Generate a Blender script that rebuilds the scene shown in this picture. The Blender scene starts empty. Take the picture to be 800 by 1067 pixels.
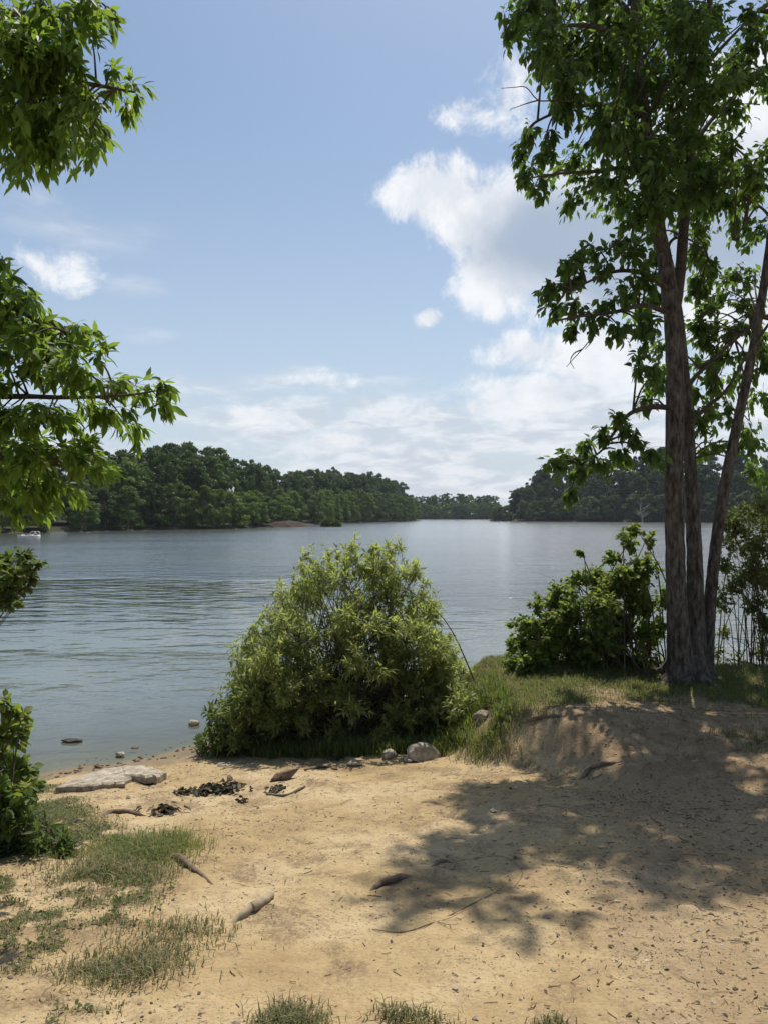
import bpy, math
import numpy as np

rng = np.random.default_rng(11)
R = math.radians
sc = bpy.context.scene
col = sc.collection
FPX = 806.0          # focal length in pixels of the 1067 px high photograph
CAMZ = 2.5           # camera height above the water, 1.6 m above the sand it stands on
HOR = 537.0
SUN_EL, SUN_AZ = R(64), R(17)   # azimuth measured from +Y towards +X

# ------------------------------------------------------------------ numeric helpers
def sstep(a, b, x):
    t = np.clip((np.asarray(x, float) - a) / (b - a), 0, 1)
    return t * t * (3 - 2 * t)

_perm = np.random.default_rng(5).random((256, 256))
def vnoise(x, y):
    x = np.asarray(x, float); y = np.asarray(y, float)
    xi = np.floor(x).astype(int); yi = np.floor(y).astype(int)
    fx = x - xi; fy = y - yi
    fx = fx * fx * (3 - 2 * fx); fy = fy * fy * (3 - 2 * fy)
    a = _perm[xi & 255, yi & 255]; b = _perm[(xi + 1) & 255, yi & 255]
    c = _perm[xi & 255, (yi + 1) & 255]; d = _perm[(xi + 1) & 255, (yi + 1) & 255]
    return (a * (1 - fx) + b * fx) * (1 - fy) + (c * (1 - fx) + d * fx) * fy - 0.5
def fbm(x, y, o=4):
    s = 0; a = 1.0; t = 0
    for i in range(o):
        s = s + a * vnoise(x * 2 ** i + 17.3 * i, y * 2 ** i + 9.1 * i); t += a; a *= 0.5
    return s / t

# ------------------------------------------------------------------ terrain
SX = [-200, -60, -12, -6, -4.2, -3.4, -2.6, -2.1, -1.5, -0.8, 0, 1.4, 2.5, 4, 6, 12, 60, 200]
SY = [-40, -5, 4, 6.2, 7.0, 7.5, 7.85, 8.4, 9.2, 9.8, 10.3, 10.9, 10.6, 10.3, 10.5, 12, 14, -20]
LY = [-60, 20, 60, 106, 126, 144, 172, 183, 200, 260, 336, 430, 520]
LX = [-45, -45, -60, -54, -43, -29, -20.5, -18, -21, -8, 11, 19, 22]
RY = [-60, 60, 100, 180, 252, 288, 330, 345, 400, 520]
RX = [300, 290, 250, 190, 126, 86, 48, 46, 62, 74]

def mound_mask(x, y):
    ye = np.interp(x, [.5, 1.0, 1.4, 1.9, 3, 5, 9], [6.75, 6.55, 6.25, 5.85, 5.5, 5.3, 5.2])
    w = np.interp(x, [.9, 1.4, 2.0, 3, 5], [.55, .85, 1.3, 1.7, 2.0])
    n = 0.20 * vnoise(x * 2.3 + 5, y * 2.3) + 0.10 * vnoise(x * 6, y * 6)
    return sstep(-0.5, 0.5, (y + n - ye) / w) * sstep(0.55, 1.25, x + 0.30 * vnoise(y * 2.2, x * 1.3 + 3))

def height(x, y):
    x = np.asarray(x, float); y = np.asarray(y, float)
    xc = np.clip(x, -4, 3)
    land = 0.92 - (0.13 - 0.014 * xc) * (y - 2.3)
    land = np.where(y < 2.3, 0.92 - 0.03 * (y - 2.3), land)
    land = np.maximum(land, np.interp(x, [-3, -2, -1], [0.0, 0.0, 0.13]))
    land = land + sstep(-3.0, -6.0, x) * 0.25
    bumps = 0.05 * fbm(x * 0.9, y * 0.9, 3) + 0.045 * fbm(x * 3.4, y * 3.4, 3) + 0.018 * fbm(x * 13, y * 14, 2)
    land = land + bumps * sstep(0.0, 0.3, land) + 0.3 * bumps
    top = 0.85 + 0.10 * fbm(x * 1.1 + 3, y * 1.1, 3) + 0.02 * vnoise(x * 5, y * 5)
    m = mound_mask(x, y)
    land = land + m * np.maximum(top - land, 0)
    land = land + m * (1 - m) * 4 * (.09 * fbm(x * 3, y * 3 + 2, 3) + .035 * vnoise(x * 15, y * 12) + .016 * vnoise(x * 38, y * 34))
    # small scarp by the left turf
    t = np.interp(x, SX, SY) + 0.18 * vnoise(x * 1.7, 3.0) + 0.08 * vnoise(x * 5, 1.0) - y
    k = np.interp(x, [-3, -2, 0, 1], [.14, .15, .28, .45])
    rise = np.where(t > 0, k * t, np.maximum(0.085 * t, -1.6 + 0 * t)) + 0.012 * fbm(x * 3, y * 3, 2)
    near = np.where(t > 0, np.minimum(land, rise), rise)
    near = np.maximum(near, -1.8)
    wob = 3.0 * vnoise(x * 0.06, y * 0.06)
    d = np.maximum(np.maximum(np.interp(y, LY, LX) - x, x - np.interp(y, RY, RX)), (y - 505)) + wob
    right = (x > 40) & (y > 150)
    far = np.where(d > 0, 0.25 + np.minimum(d * np.where(right, 0.16, 0.09), np.where(y > 440, 3, np.where(right, 18, 9))), np.maximum(d * 0.4, -1.8))
    z = np.where(y > 20, np.maximum(near, far), near)
    return z

def G(px, py):
    """where the view line of a photograph point meets the ground"""
    D = np.arange(1.6, 30, 0.01)
    x = (px - 400) / FPX * D
    zr = CAMZ - (py - HOR) / FPX * D
    i = np.argmax(height(x, D) >= zr)
    return np.array([x[i], D[i], float(height(x[i], D[i]))])
def P(px, py, D):
    return np.array([(px - 400) / FPX * D, D, CAMZ - (py - HOR) / FPX * D])

# ------------------------------------------------------------------ mesh helpers
class Geo:
    def __init__(s): s.v = []; s.f = []; s.n = 0; s.mi = []
    def add(s, v, faces, mi=0):
        v = np.asarray(v, float).reshape(-1, 3)
        for f in faces:
            f = np.asarray(f, int)
            s.f.append(f + s.n); s.mi.append(np.full(len(f), mi))
        s.v.append(v); s.n += len(v)
    def build(s, name, mats, parent=None, base=None, smooth=True, attrs=None):
        v = np.concatenate(s.v).astype(np.float32)
        if base is not None: v = v - np.asarray(base, np.float32)
        me = bpy.data.meshes.new(name)
        me.vertices.add(len(v)); me.vertices.foreach_set('co', v.ravel())
        loops = np.concatenate([f.ravel() for f in s.f]).astype(np.int32)
        tot = np.concatenate([np.full(len(f), f.shape[1]) for f in s.f]).astype(np.int32)
        st = np.concatenate([[0], np.cumsum(tot)[:-1]]).astype(np.int32)
        me.loops.add(len(loops)); me.loops.foreach_set('vertex_index', loops)
        me.polygons.add(len(tot)); me.polygons.foreach_set('loop_start', st)
        me.polygons.foreach_set('material_index', np.concatenate(s.mi).astype(np.int32))
        me.update(calc_edges=True)
        me.polygons.foreach_set('use_smooth', np.full(len(tot), smooth))
        if attrs:
            for k, a in attrs.items():
                at = me.attributes.new(k, 'FLOAT', 'POINT'); at.data.foreach_set('value', a.astype(np.float32))
        for m in (mats if isinstance(mats, (list, tuple)) else [mats]): me.materials.append(m)
        o = bpy.data.objects.new(name, me); col.objects.link(o)
        if parent is not None: o.parent = parent
        elif base is not None: o.location = base
        return o

def unit(a):
    return a / np.maximum(np.linalg.norm(a, axis=-1, keepdims=True), 1e-9)

def smooth_path(pts, rad, n=6):
    p = np.asarray(pts, float); r = np.asarray(rad, float)
    P0 = np.vstack([2 * p[0] - p[1], p, 2 * p[-1] - p[-2]])
    out = []; ro = []
    for i in range(len(p) - 1):
        a, b, c, d = P0[i:i + 4]
        for t in np.linspace(0, 1, n, endpoint=False):
            out.append(0.5 * (2 * b + (c - a) * t + (2 * a - 5 * b + 4 * c - d) * t * t + (3 * b - a - 3 * c + d) * t ** 3))
            ro.append(r[i] * (1 - t) + r[i + 1] * t)
    out.append(p[-1]); ro.append(r[-1])
    return np.array(out), np.array(ro)

def tubes(g, Pt, Rd, sides=3, mi=0, cap=False, rough=0.0):
    """Pt (T,n,3), Rd (T,n): a batch of tubes"""
    Pt = np.asarray(Pt, float); Rd = np.asarray(Rd, float)
    T, n = Rd.shape
    tan = unit(np.gradient(Pt, axis=1))
    ref = np.where(np.abs(tan[..., 2:3]) > 0.85, np.array([1.0, 0, 0]), np.array([0, 0, 1.0]))
    ref = np.broadcast_to(ref[:, :1], tan.shape) * 1.0
    u = unit(np.cross(tan, ref)); w = np.cross(tan, u)
    ang = np.linspace(0, 2 * np.pi, sides, endpoint=False)
    rr = Rd[..., None] * (1 + rough * rng.uniform(-1, 1, (T, n, sides)) if rough else 1)
    rr = np.broadcast_to(rr, (T, n, sides))
    ring = Pt[:, :, None, :] + rr[..., None] * (np.cos(ang)[None, None, :, None] * u[:, :, None, :] + np.sin(ang)[None, None, :, None] * w[:, :, None, :])
    idx = np.arange(T * n * sides).reshape(T, n, sides)
    a = idx[:, :-1, :]; b = np.roll(idx, -1, 2)[:, :-1, :]; c = np.roll(idx, -1, 2)[:, 1:, :]; d = idx[:, 1:, :]
    F = [np.stack([a, b, c, d], -1).reshape(-1, 4)]
    if cap:
        F += [idx[:, 0, ::-1].reshape(T, sides), idx[:, -1, :].reshape(T, sides)]
    g.add(ring.reshape(-1, 3), F, mi)

def tube(g, pts, rad, sides=8, n=6, cap=True, rough=0.0, mi=0):
    p, r = smooth_path(pts, rad, n)
    tubes(g, p[None], r[None], sides, mi, cap, rough)
    return p, r

# leaf shapes: x across, y along the leaf, z up (metres for a leaf one unit long)
def leaf_shape(w, fold=0.25, droop=0.18, rows=((.28, .85), (.62, .8))):
    v = [(0, 0, 0)]; 
    for (t, k) in rows: v += [(0, t, -droop * t * t), (-w * k / 2, t - .03, fold * w * k / 2 - droop * t * t), (w * k / 2, t - .03, fold * w * k / 2 - droop * t * t)]
    v += [(0, 1, -droop)]
    f = [(0, 1, 2), (0, 3, 1)]
    for i in range(len(rows) - 1):
        a = 1 + 3 * i; b = a + 3
        f += [(a, b, b + 1), (a, b + 1, a + 1), (a, a + 2, b + 2), (a, b + 2, b)]
    a = 1 + 3 * (len(rows) - 1); e = len(v) - 1
    f += [(a, e, a + 1), (a, a + 2, e)]
    return np.array(v, float), np.array(f)
BROAD = leaf_shape(.50, .3, .22, ((.24, .78), (.5, 1.0), (.78, .5)))
OVAL = leaf_shape(.62, .2, .15, ((.22, .75), (.55, 1.0), (.82, .6)))
CURL = leaf_shape(.55, .9, .45, ((.22, .75), (.55, 1.0), (.82, .6)))
LANCE = leaf_shape(.25, .3, .20, ((.35, 1.0), (.7, .75)))
MID = leaf_shape(.36, .3, .22, ((.28, .85), (.62, .85)))

def put_leaves(g, shape, pos, axis, up, size, mi=0):
    tv, tf = shape
    N = len(pos)
    axis = unit(axis); side = unit(np.cross(axis, up)); nrm = np.cross(side, axis)
    s = np.asarray(size)[:, None, None]
    V = pos[:, None, :] + s * (tv[None, :, 0:1] * side[:, None] + tv[None, :, 1:2] * axis[:, None] + tv[None, :, 2:3] * nrm[:, None])
    F = (tf[None] + (np.arange(N) * len(tv))[:, None, None]).reshape(-1, 3)
    g.add(V.reshape(-1, 3), [F], mi)

def clump(wood, leaf, hub, c, r, ntw, nlf, size, shape, droop=.5, out=.6, spread=.5, sag=.1, twr=.004, bare=.25, shell=.35, hang=0.0):
    """a spray of leafy twigs: from hub to random points of the ellipsoid (c, r)"""
    hub = np.asarray(hub, float); c = np.asarray(c, float); r = np.asarray(r, float)
    d = unit(rng.normal(size=(ntw, 3)))
    rad = rng.uniform(shell ** 3, 1, ntw) ** (1 / 3)
    tip = c + d * rad[:, None] * r
    hubs = hub + rng.normal(size=(ntw, 3)) * r * 0.26
    L = np.linalg.norm(tip - hubs, axis=1, keepdims=True)
    t = np.linspace(0, 1, 6)[None, :, None]
    mid = (hubs + tip) / 2 + np.array([0, 0, 1.0]) * L[..., None][:, 0] * sag + rng.normal(size=(ntw, 3)) * L * .07
    pts = (1 - t) ** 2 * hubs[:, None] + 2 * t * (1 - t) * mid[:, None] + t * t * tip[:, None]
    rd = np.linspace(1, .35, 6)[None] * twr * np.clip(L / .5, .5, 2.0)
    tubes(wood, pts, rd, 3)
    # leaves along the outer part of each twig
    k = rng.uniform(bare, 1.02, (ntw, nlf)); k[:, -1] = 1.0
    kk = np.clip(k, 0, 1)[..., None]
    pos = (1 - kk) ** 2 * hubs[:, None] + 2 * kk * (1 - kk) * mid[:, None] + kk * kk * tip[:, None]
    tdir = unit(2 * (1 - kk) * (mid - hubs)[:, None] + 2 * kk * (tip - mid)[:, None])
    rnd = unit(rng.normal(size=pos.shape))
    ax = unit(tdir * out + rnd * spread + np.array([0, 0, -1.0]) * droop * rng.uniform(.5, 1.3, k.shape)[..., None])
    up = unit(np.array([0, 0, 1.0]) + rng.normal(size=pos.shape) * .45)
    sz = size * rng.uniform(.5, 1.2, k.shape)
    pos = pos + rnd * size * .12 + np.array([0, 0, -1.0]) * hang * rng.random(k.shape)[..., None]
    put_leaves(leaf, shape, pos.reshape(-1, 3), ax.reshape(-1, 3), up.reshape(-1, 3), sz.ravel())

def blades(g, pos, h, lean, width, mi=0):
    N = len(pos)
    a = rng.uniform(0, 2 * np.pi, N); dirv = np.stack([np.cos(a), np.sin(a), 0 * a], 1); side = np.stack([-np.sin(a), np.cos(a), 0 * a], 1)
    h = np.asarray(h)[:, None]; w = np.asarray(width)[:, None]; ln = np.asarray(lean)[:, None]
    up = np.array([[0, 0, 1.0]])
    b = pos - up * .01
    m = pos + up * h * .6 + dirv * h * ln * .35
    t = pos + up * h * (1 - .35 * ln) + dirv * h * ln
    V = np.stack([b - side * w, b + side * w, m + side * w * .75, m - side * w * .75, t], 1).reshape(-1, 3)
    i = np.arange(N)[:, None] * 5
    g.add(V, [i + np.array([[0, 1, 2, 3]]), i + np.array([[3, 2, 4]])], mi)

# ------------------------------------------------------------------ material helpers
class NT:
    def __init__(s, tree): s.t = tree; s.t.nodes.clear()
    def n(s, typ, _in=None, **kw):
        x = s.t.nodes.new(typ)
        for k, v in kw.items(): setattr(x, k, v)
        for k, v in (_in or {}).items():
            if isinstance(v, bpy.types.NodeSocket): s.t.links.new(v, x.inputs[k])
            else: x.inputs[k].default_value = v
        return x
    def m(s, op, a, b=0.0, c=0.0, clamp=False):
        return s.n('ShaderNodeMath', {0: a, 1: b, 2: c}, operation=op, use_clamp=clamp).outputs[0]
    def ramp(s, fac, stops, interp='LINEAR'):
        x = s.n('ShaderNodeValToRGB', {0: fac}); cr = x.color_ramp; cr.interpolation = interp
        while len(cr.elements) < len(stops): cr.elements.new(.5)
        for e, (p, c) in zip(cr.elements, stops): e.position = p; e.color = (*c, 1) if len(c) == 3 else c
        return x.outputs[0]
    def mix(s, fac, a, b, blend='MIX'):
        x = s.n('ShaderNodeMix', data_type='RGBA', blend_type=blend)
        for k, v in ((0, fac), (6, a), (7, b)):
            if isinstance(v, bpy.types.NodeSocket): s.t.links.new(v, x.inputs[k])
            else: x.inputs[k].default_value = v if k == 0 else ((*v, 1) if len(v) == 3 else v)
        return x.outputs[2]
    def smooth(s, v, a, b, lo=0.0, hi=1.0):
        return s.n('ShaderNodeMapRange', {0: v, 1: a, 2: b, 3: lo, 4: hi}, interpolation_type='SMOOTHSTEP').outputs[0]
    def noise(s, vec, scale, detail=4, rough=.55, dist=0.0):
        return s.n('ShaderNodeTexNoise', {'Vector': vec, 'Scale': scale, 'Detail': detail, 'Roughness': rough, 'Distortion': dist}).outputs[0]
def material(name):
    m = bpy.data.materials.new(name); m.use_nodes = True
    return m, NT(m.node_tree)

def leaf_mat(name, c0, c1, trans, tw=.45, rough=.52, obj_tint=False, dry=None):
    m, t = material(name)
    isl = t.n('ShaderNodeNewGeometry').outputs['Random Per Island']
    stops = [(0, c0), (.85, c1)]
    if dry: stops = [(0, c0), (.7, c1), (.88, dry)]
    c = t.ramp(isl, stops)
    tc = t.mix(isl, tuple(x * .75 for x in trans), trans)
    if obj_tint:
        oc = t.n('ShaderNodeObjectInfo').outputs['Color']
        c = t.mix(1.0, c, oc, 'MULTIPLY'); tc = t.mix(1.0, tc, oc, 'MULTIPLY')
    b = t.n('ShaderNodeBsdfPrincipled', {'Base Color': c, 'Roughness': rough, 'Specular IOR Level': .22})
    tr = t.n('ShaderNodeBsdfTranslucent', {'Color': tc})
    mx = t.n('ShaderNodeMixShader', {0: tw, 1: b.outputs[0], 2: tr.outputs[0]})
    t.n('ShaderNodeOutputMaterial', {0: mx.outputs[0]})
    return m

def rough_mat(name, stops, scale=8, bump=.01, bscale=30, rough=.9, stretch=(1, 1, 1), spec=.2):
    m, t = material(name)
    co = t.n('ShaderNodeTexCoord').outputs['Object']
    mp = t.n('ShaderNodeMapping', {'Vector': co, 'Scale': stretch}).outputs[0]
    n1 = t.noise(mp, scale, 6, .65)
    c = t.ramp(n1, stops)
    n2 = t.noise(mp, bscale, 6, .7)
    bp = t.n('ShaderNodeBump', {'Height': n2, 'Distance': bump, 'Strength': 1.0})
    b = t.n('ShaderNodeBsdfPrincipled', {'Base Color': c, 'Roughness': rough, 'Specular IOR Level': spec, 'Normal': bp.outputs[0]})
    t.n('ShaderNodeOutputMaterial', {0: b.outputs[0]})
    return m

M = {}
M['bark'] = rough_mat('grey_bark', [(.36, (.040, .033, .026)), (.5, (.110, .092, .075)), (.64, (.20, .175, .145))], 26, .05, 34, .95, (1, 1, .30))
M['twig'] = rough_mat('twig_bark', [(.35, (.05, .038, .028)), (.65, (.10, .08, .06))], 20, .002, 60)
M['redtwig'] = rough_mat('shrub_stem', [(.35, (.06, .045, .032)), (.65, (.13, .10, .07))], 20, .002, 60)
M['box'] = leaf_mat('drooping_broad_leaf', (.042, .078, .020), (.080, .122, .032), (.20, .32, .045), .44)
M['ash'] = leaf_mat('pointed_leaflet', (.055, .098, .02), (.10, .16, .034), (.30, .44, .05), .52)
M['willow'] = leaf_mat('narrow_shrub_leaf', (.125, .16, .045), (.24, .27, .10), (.46, .54, .12), .52, .45, dry=(.25, .23, .12))
M['weed'] = leaf_mat('weed_leaf', (.045, .08, .022), (.085, .13, .035), (.20, .28, .04), .42, dry=(.09, .05, .04))
M['shrub'] = leaf_mat('rounded_shrub_leaf', (.06, .10, .024), (.115, .165, .04), (.32, .42, .06), .48, dry=(.16, .14, .04))
M['pale'] = leaf_mat('pale_shrub_leaf', (.07, .10, .03), (.12, .15, .045), (.22, .29, .06), .45, dry=(.22, .13, .07))
M['grass'] = leaf_mat('grass_blade', (.06, .10, .022), (.14, .17, .045), (.24, .31, .045), .42, dry=(.30, .24, .11))
M['drygrass'] = leaf_mat('dry_turf_blade', (.06, .08, .028), (.16, .155, .065), (.18, .19, .06), .35, dry=(.36, .28, .15))
M['wood'] = leaf_mat('woodland_leaf', (.030, .054, .016), (.068, .10, .028), (.11, .17, .03), .3, .6, obj_tint=True)
M['woodbark'] = rough_mat('woodland_bark', [(.3, (.05, .042, .035)), (.7, (.14, .12, .10))], 4, .02, 10)
M['rock'] = rough_mat('pale_stone', [(.34, (.15, .125, .09)), (.5, (.34, .29, .22)), (.68, (.50, .45, .37))], 14, .02, 22)
M['darkrock'] = rough_mat('wet_dark_stone', [(.3, (.018, .016, .014)), (.7, (.07, .06, .05))], 12, .01, 30, .5)
M['brownrock'] = rough_mat('brown_pitted_stone', [(.35, (.07, .045, .03)), (.6, (.20, .13, .09)), (.75, (.30, .22, .16))], 30, .012, 45)
M['root'] = rough_mat('weathered_root', [(.3, (.09, .065, .045)), (.7, (.22, .165, .115))], 18, .006, 40, .9, (1, 1, 1))
M['palewood'] = rough_mat('bleached_wood', [(.3, (.22, .17, .11)), (.7, (.40, .32, .22))], 16, .004, 40)
M['debris'] = leaf_mat('dead_leaf', (.022, .022, .015), (.075, .065, .042), (.07, .06, .03), .2, .6, dry=(.22, .17, .11))
M['white'] = rough_mat('white_hull_paint', [(.3, (.55, .55, .54)), (.7, (.72, .72, .70))], 3, .001, 8, .4)
M['dirt'] = rough_mat('bare_earth_bank', [(.3, (.025, .018, .013)), (.55, (.06, .044, .030)), (.75, (.115, .085, .06))], .8, .25, 1.2)
M['snag'] = rough_mat('bleached_dead_wood', [(.3, (.20, .19, .18)), (.7, (.34, .32, .30))], 3, .01, 8)

# sand / soil of the whole ground sheet
def ground_mat():
    m, t = material('sandy_soil')
    geo = t.n('ShaderNodeNewGeometry'); pos = geo.outputs['Position']
    z = t.n('ShaderNodeSeparateXYZ', {0: pos}); zz = z.outputs[2]
    n1 = t.noise(pos, 1.1, 6, .62); n2 = t.noise(pos, 9, 6, .7); n3 = t.noise(pos, 55, 4, .7)
    sand = t.ramp(n1, [(.30, (.27, .185, .092)), (.48, (.39, .285, .148)), (.70, (.49, .385, .235))])
    sand = t.mix(t.smooth(n2, .48, .68, 0, .5), sand, (.27, .185, .11))
    sand = t.mix(t.smooth(n3, .53, .68, 0, .75), sand, (.22, .155, .095))
    sand = t.mix(t.smooth(n3, .42, .30, 0, .35), sand, (.55, .46, .33))
    brn = t.noise(pos, 2.6, 7, .72, .5)
    sand = t.mix(t.m('MULTIPLY', t.smooth(brn, .48, .62), t.smooth(n3, .36, .54, .25, .85)), sand, (.20, .14, .08))
    dirt = t.ramp(n2, [(.3, (.15, .10, .055)), (.52, (.27, .19, .108)), (.72, (.37, .275, .17))])
    dfac = t.n('ShaderNodeAttribute', attribute_name='dirt').outputs['Fac']
    dn = t.smooth(t.m('ADD', dfac, t.m('MULTIPLY', t.m('SUBTRACT', n2, .5), .9)), .25, .75)
    c = t.mix(dn, sand, dirt)
    tf = t.n('ShaderNodeAttribute', attribute_name='turf').outputs['Fac']
    c = t.mix(t.m('MULTIPLY', t.smooth(t.m('ADD', tf, t.m('MULTIPLY', t.m('SUBTRACT', n2, .5), .8)), .15, .7), .75), c, t.mix(n3, (.10, .075, .04), (.26, .20, .12)))
    # pebbly specks
    vo = t.n('ShaderNodeTexVoronoi', {'Vector': pos, 'Scale': 70.0, 'Randomness': 1.0})
    spk = t.m('MULTIPLY', t.smooth(vo.outputs['Distance'], .30, .20), t.smooth(n1, .42, .58))
    sel = t.n('ShaderNodeSeparateColor', {0: vo.outputs['Color']})
    spk = t.m('MULTIPLY', spk, t.smooth(sel.outputs[0], .62, .66))
    c = t.mix(t.m('MULTIPLY', spk, .8), c, t.ramp(sel.outputs[1], [(0, (.07, .05, .04)), (.7, (.2, .15, .11)), (1, (.5, .44, .35))]))
    # wet edge and lake bed
    wet = t.smooth(t.m('ADD', zz, t.m('MULTIPLY', t.m('SUBTRACT', n1, .5), .14)), .11, .03)
    c = t.mix(t.m('MULTIPLY', wet, .75), c, t.mix(n2, (.115, .08, .045), (.16, .115, .06)))
    alg = t.m('MULTIPLY', t.smooth(zz, .015, -.02), t.smooth(n2, .42, .56))
    c = t.mix(t.m('MULTIPLY', alg, .6), c, (.09, .11, .04))
    hgt = t.m('ADD', t.m('MULTIPLY', n2, .030), t.m('ADD', t.m('MULTIPLY', n3, .011), t.m('MULTIPLY', spk, .006)))
    bp = t.n('ShaderNodeBump', {'Height': hgt, 'Distance': 1.0, 'Strength': .9})
    rg = t.m('SUBTRACT', .95, t.m('MULTIPLY', wet, .45))
    # woodland floor far away
    yy = z.outputs[1]
    c = t.mix(t.smooth(yy, 20, 30), c, (.035, .035, .018))
    b = t.n('ShaderNodeBsdfPrincipled', {'Base Color': c, 'Roughness': rg, 'Specular IOR Level': .2, 'Normal': bp.outputs[0]})
    t.n('ShaderNodeOutputMaterial', {0: b.outputs[0]})
    return m

def water_mat():
    m, t = material('lake_water')
    pos = t.n('ShaderNodeNewGeometry').outputs['Position']
    dep = t.n('ShaderNodeAttribute', attribute_name='depth').outputs['Fac']
    def mp(s, r=0.0): return t.n('ShaderNodeMapping', {'Vector': pos, 'Scale': s, 'Rotation': (0, 0, r)}).outputs[0]
    calm = t.smooth(t.noise(mp((.035, .06, 1)), 1.0, 3, .5, .6), .40, .62)       # patches of wind and calm
    w1 = t.noise(mp((.75, 1.35, 1), R(-9)), 1.0, 2, .5, .4)
    w2 = t.noise(mp((2.2, 4.0, 1), R(6)), 1.0, 3, .55, .5)
    w3 = t.noise(mp((.12, .30, 1), R(14)), 1.0, 2, .5)
    w4 = t.noise(mp((8, 12, 1), R(-15)), 1.0, 2, .5)
    # a sheltered patch off the left bank lies calmer than the open lake
    lee = t.n('ShaderNodeVectorMath', {0: pos, 1: (.052, .050, 0)}, operation='MULTIPLY').outputs[0]
    lee = t.n('ShaderNodeVectorMath', {0: lee, 1: (-11.0 * .052, 21 * .050, 0)}, operation='DISTANCE').outputs['Value']
    lee = t.smooth(t.m('ADD', lee, t.m('MULTIPLY', t.m('SUBTRACT', t.noise(mp((.12, .3, 1)), 1.0, 4, .6, .4), .5), 1.0)), .80, .40)
    amp = t.m('ADD', .75, t.m('MULTIPLY', calm, .55))
    ampf = t.m('MULTIPLY', amp, t.m('SUBTRACT', 1.0, t.m('MULTIPLY', lee, .84)))
    h = t.m('MULTIPLY', t.m('ADD', t.m('MULTIPLY', w2, .042), t.m('MULTIPLY', w4, .011)), ampf)
    h = t.m('ADD', h, t.m('MULTIPLY', t.m('ADD', t.m('MULTIPLY', w1, .075), t.m('MULTIPLY', w3, .03)), t.m('MULTIPLY', amp, t.m('SUBTRACT', 1.0, t.m('MULTIPLY', lee, .56)))))
    h = t.m('MULTIPLY', h, t.smooth(dep, -.02, .5, .25, 1))
    bp = t.n('ShaderNodeBump', {'Height': h, 'Distance': 1.0, 'Strength': 1.0}).outputs[0]
    bpf = t.n('ShaderNodeBump', {'Height': h, 'Distance': 1.0, 'Strength': .12}).outputs[0]
    fr = t.n('ShaderNodeFresnel', {'IOR': 1.36, 'Normal': bpf}).outputs[0]
    gl = t.n('ShaderNodeBsdfGlossy', {'Color': (1, 1, 1, 1), 'Roughness': t.m('SUBTRACT', .13, t.m('MULTIPLY', lee, .11)), 'Normal': bp})
    df = t.n('ShaderNodeBsdfDiffuse', {'Color': t.mix(t.smooth(dep, .25, 1.25), (.125, .145, .132), (.030, .040, .028)), 'Normal': bp})
    trn = t.n('ShaderNodeBsdfTransparent', {'Color': (.80, .86, .74, 1)})
    op = t.m('SUBTRACT', 1.0, t.m('EXPONENT', t.m('MULTIPLY', t.m('MAXIMUM', dep, 0.0), -5.5)))
    body = t.n('ShaderNodeMixShader', {0: op, 1: trn.outputs[0], 2: df.outputs[0]})
    mx = t.n('ShaderNodeMixShader', {0: fr, 1: body.outputs[0], 2: gl.outputs[0]})
    t.n('ShaderNodeOutputMaterial', {0: mx.outputs[0]})
    return m

# ------------------------------------------------------------------ tagging
def tag(o, label=None, cat=None, group=None, kind=None):
    if label: o['label'] = label
    if cat: o['category'] = cat
    if group: o['group'] = group
    if kind: o['kind'] = kind
    return o
def empty(name, loc):
    e = bpy.data.objects.new(name, None); col.objects.link(e); e.location = loc; e.empty_display_size = .2
    return e

# ------------------------------------------------------------------ ground and water sheets
def lines(segs):
    out = []
    for a, b, s in segs: out.append(np.arange(a, b, s))
    return np.unique(np.round(np.concatenate(out + [np.array([segs[-1][1]])]), 4))
def sheet(xs, ys, zf):
    X, Y = np.meshgrid(xs, ys)
    Z = zf(X, Y)
    i = np.arange(X.size).reshape(X.shape)
    F = np.stack([i[:-1, :-1], i[:-1, 1:], i[1:, 1:], i[1:, :-1]], -1).reshape(-1, 4)
    g = Geo(); g.add(np.stack([X, Y, Z], -1), [F])
    return g, X, Y, Z
xs = lines([(-900, -300, 60), (-300, -100, 12), (-100, -16, 4), (-16, -4.6, .3), (-4.6, 5.6, .026), (5.6, 16, .3), (16, 150, 4), (150, 320, 10), (320, 900, 60)])
ys = lines([(-60, -6, 3), (-6, 1.6, .2), (1.6, 11.5, .026), (11.5, 24, .4), (24, 100, 6), (100, 540, 4.5), (540, 1000, 30)])
g, X, Y, Z = sheet(xs, ys, height)
dirt = sstep(.2, 1.6, X - .25 * (Y - 4)) * .55 + mound_mask(X, Y) * .55 + sstep(-1.6, -2.6, X + .2 * (Y - 4)) * .25 * (Y < 6)  # dirt and litter tone; right side also browned to stand for tree shade
gr = g.build('ground', ground_mat(), attrs={'dirt': np.clip(dirt, 0, 1).ravel()})
tag(gr, 'sandy trodden shore sloping down to the lake', kind='structure')

wx = lines([(-900, -100, 40), (-100, -8, 6), (-8, -4, .3), (-4, 4, .1), (4, 8, .3), (8, 100, 6), (100, 900, 40)])
wy = lines([(-60, 0, 6), (0, 6, .5), (6, 12.5, .08), (12.5, 24, .5), (24, 560, 8)])
g, X, Y, Z = sheet(wx, wy, lambda x, y: 0 * x)
w = g.build('water', water_mat(), attrs={'depth': -height(X, Y).ravel()})
tag(w, 'grey blue rippled lake between wooded shores', kind='structure')

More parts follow.
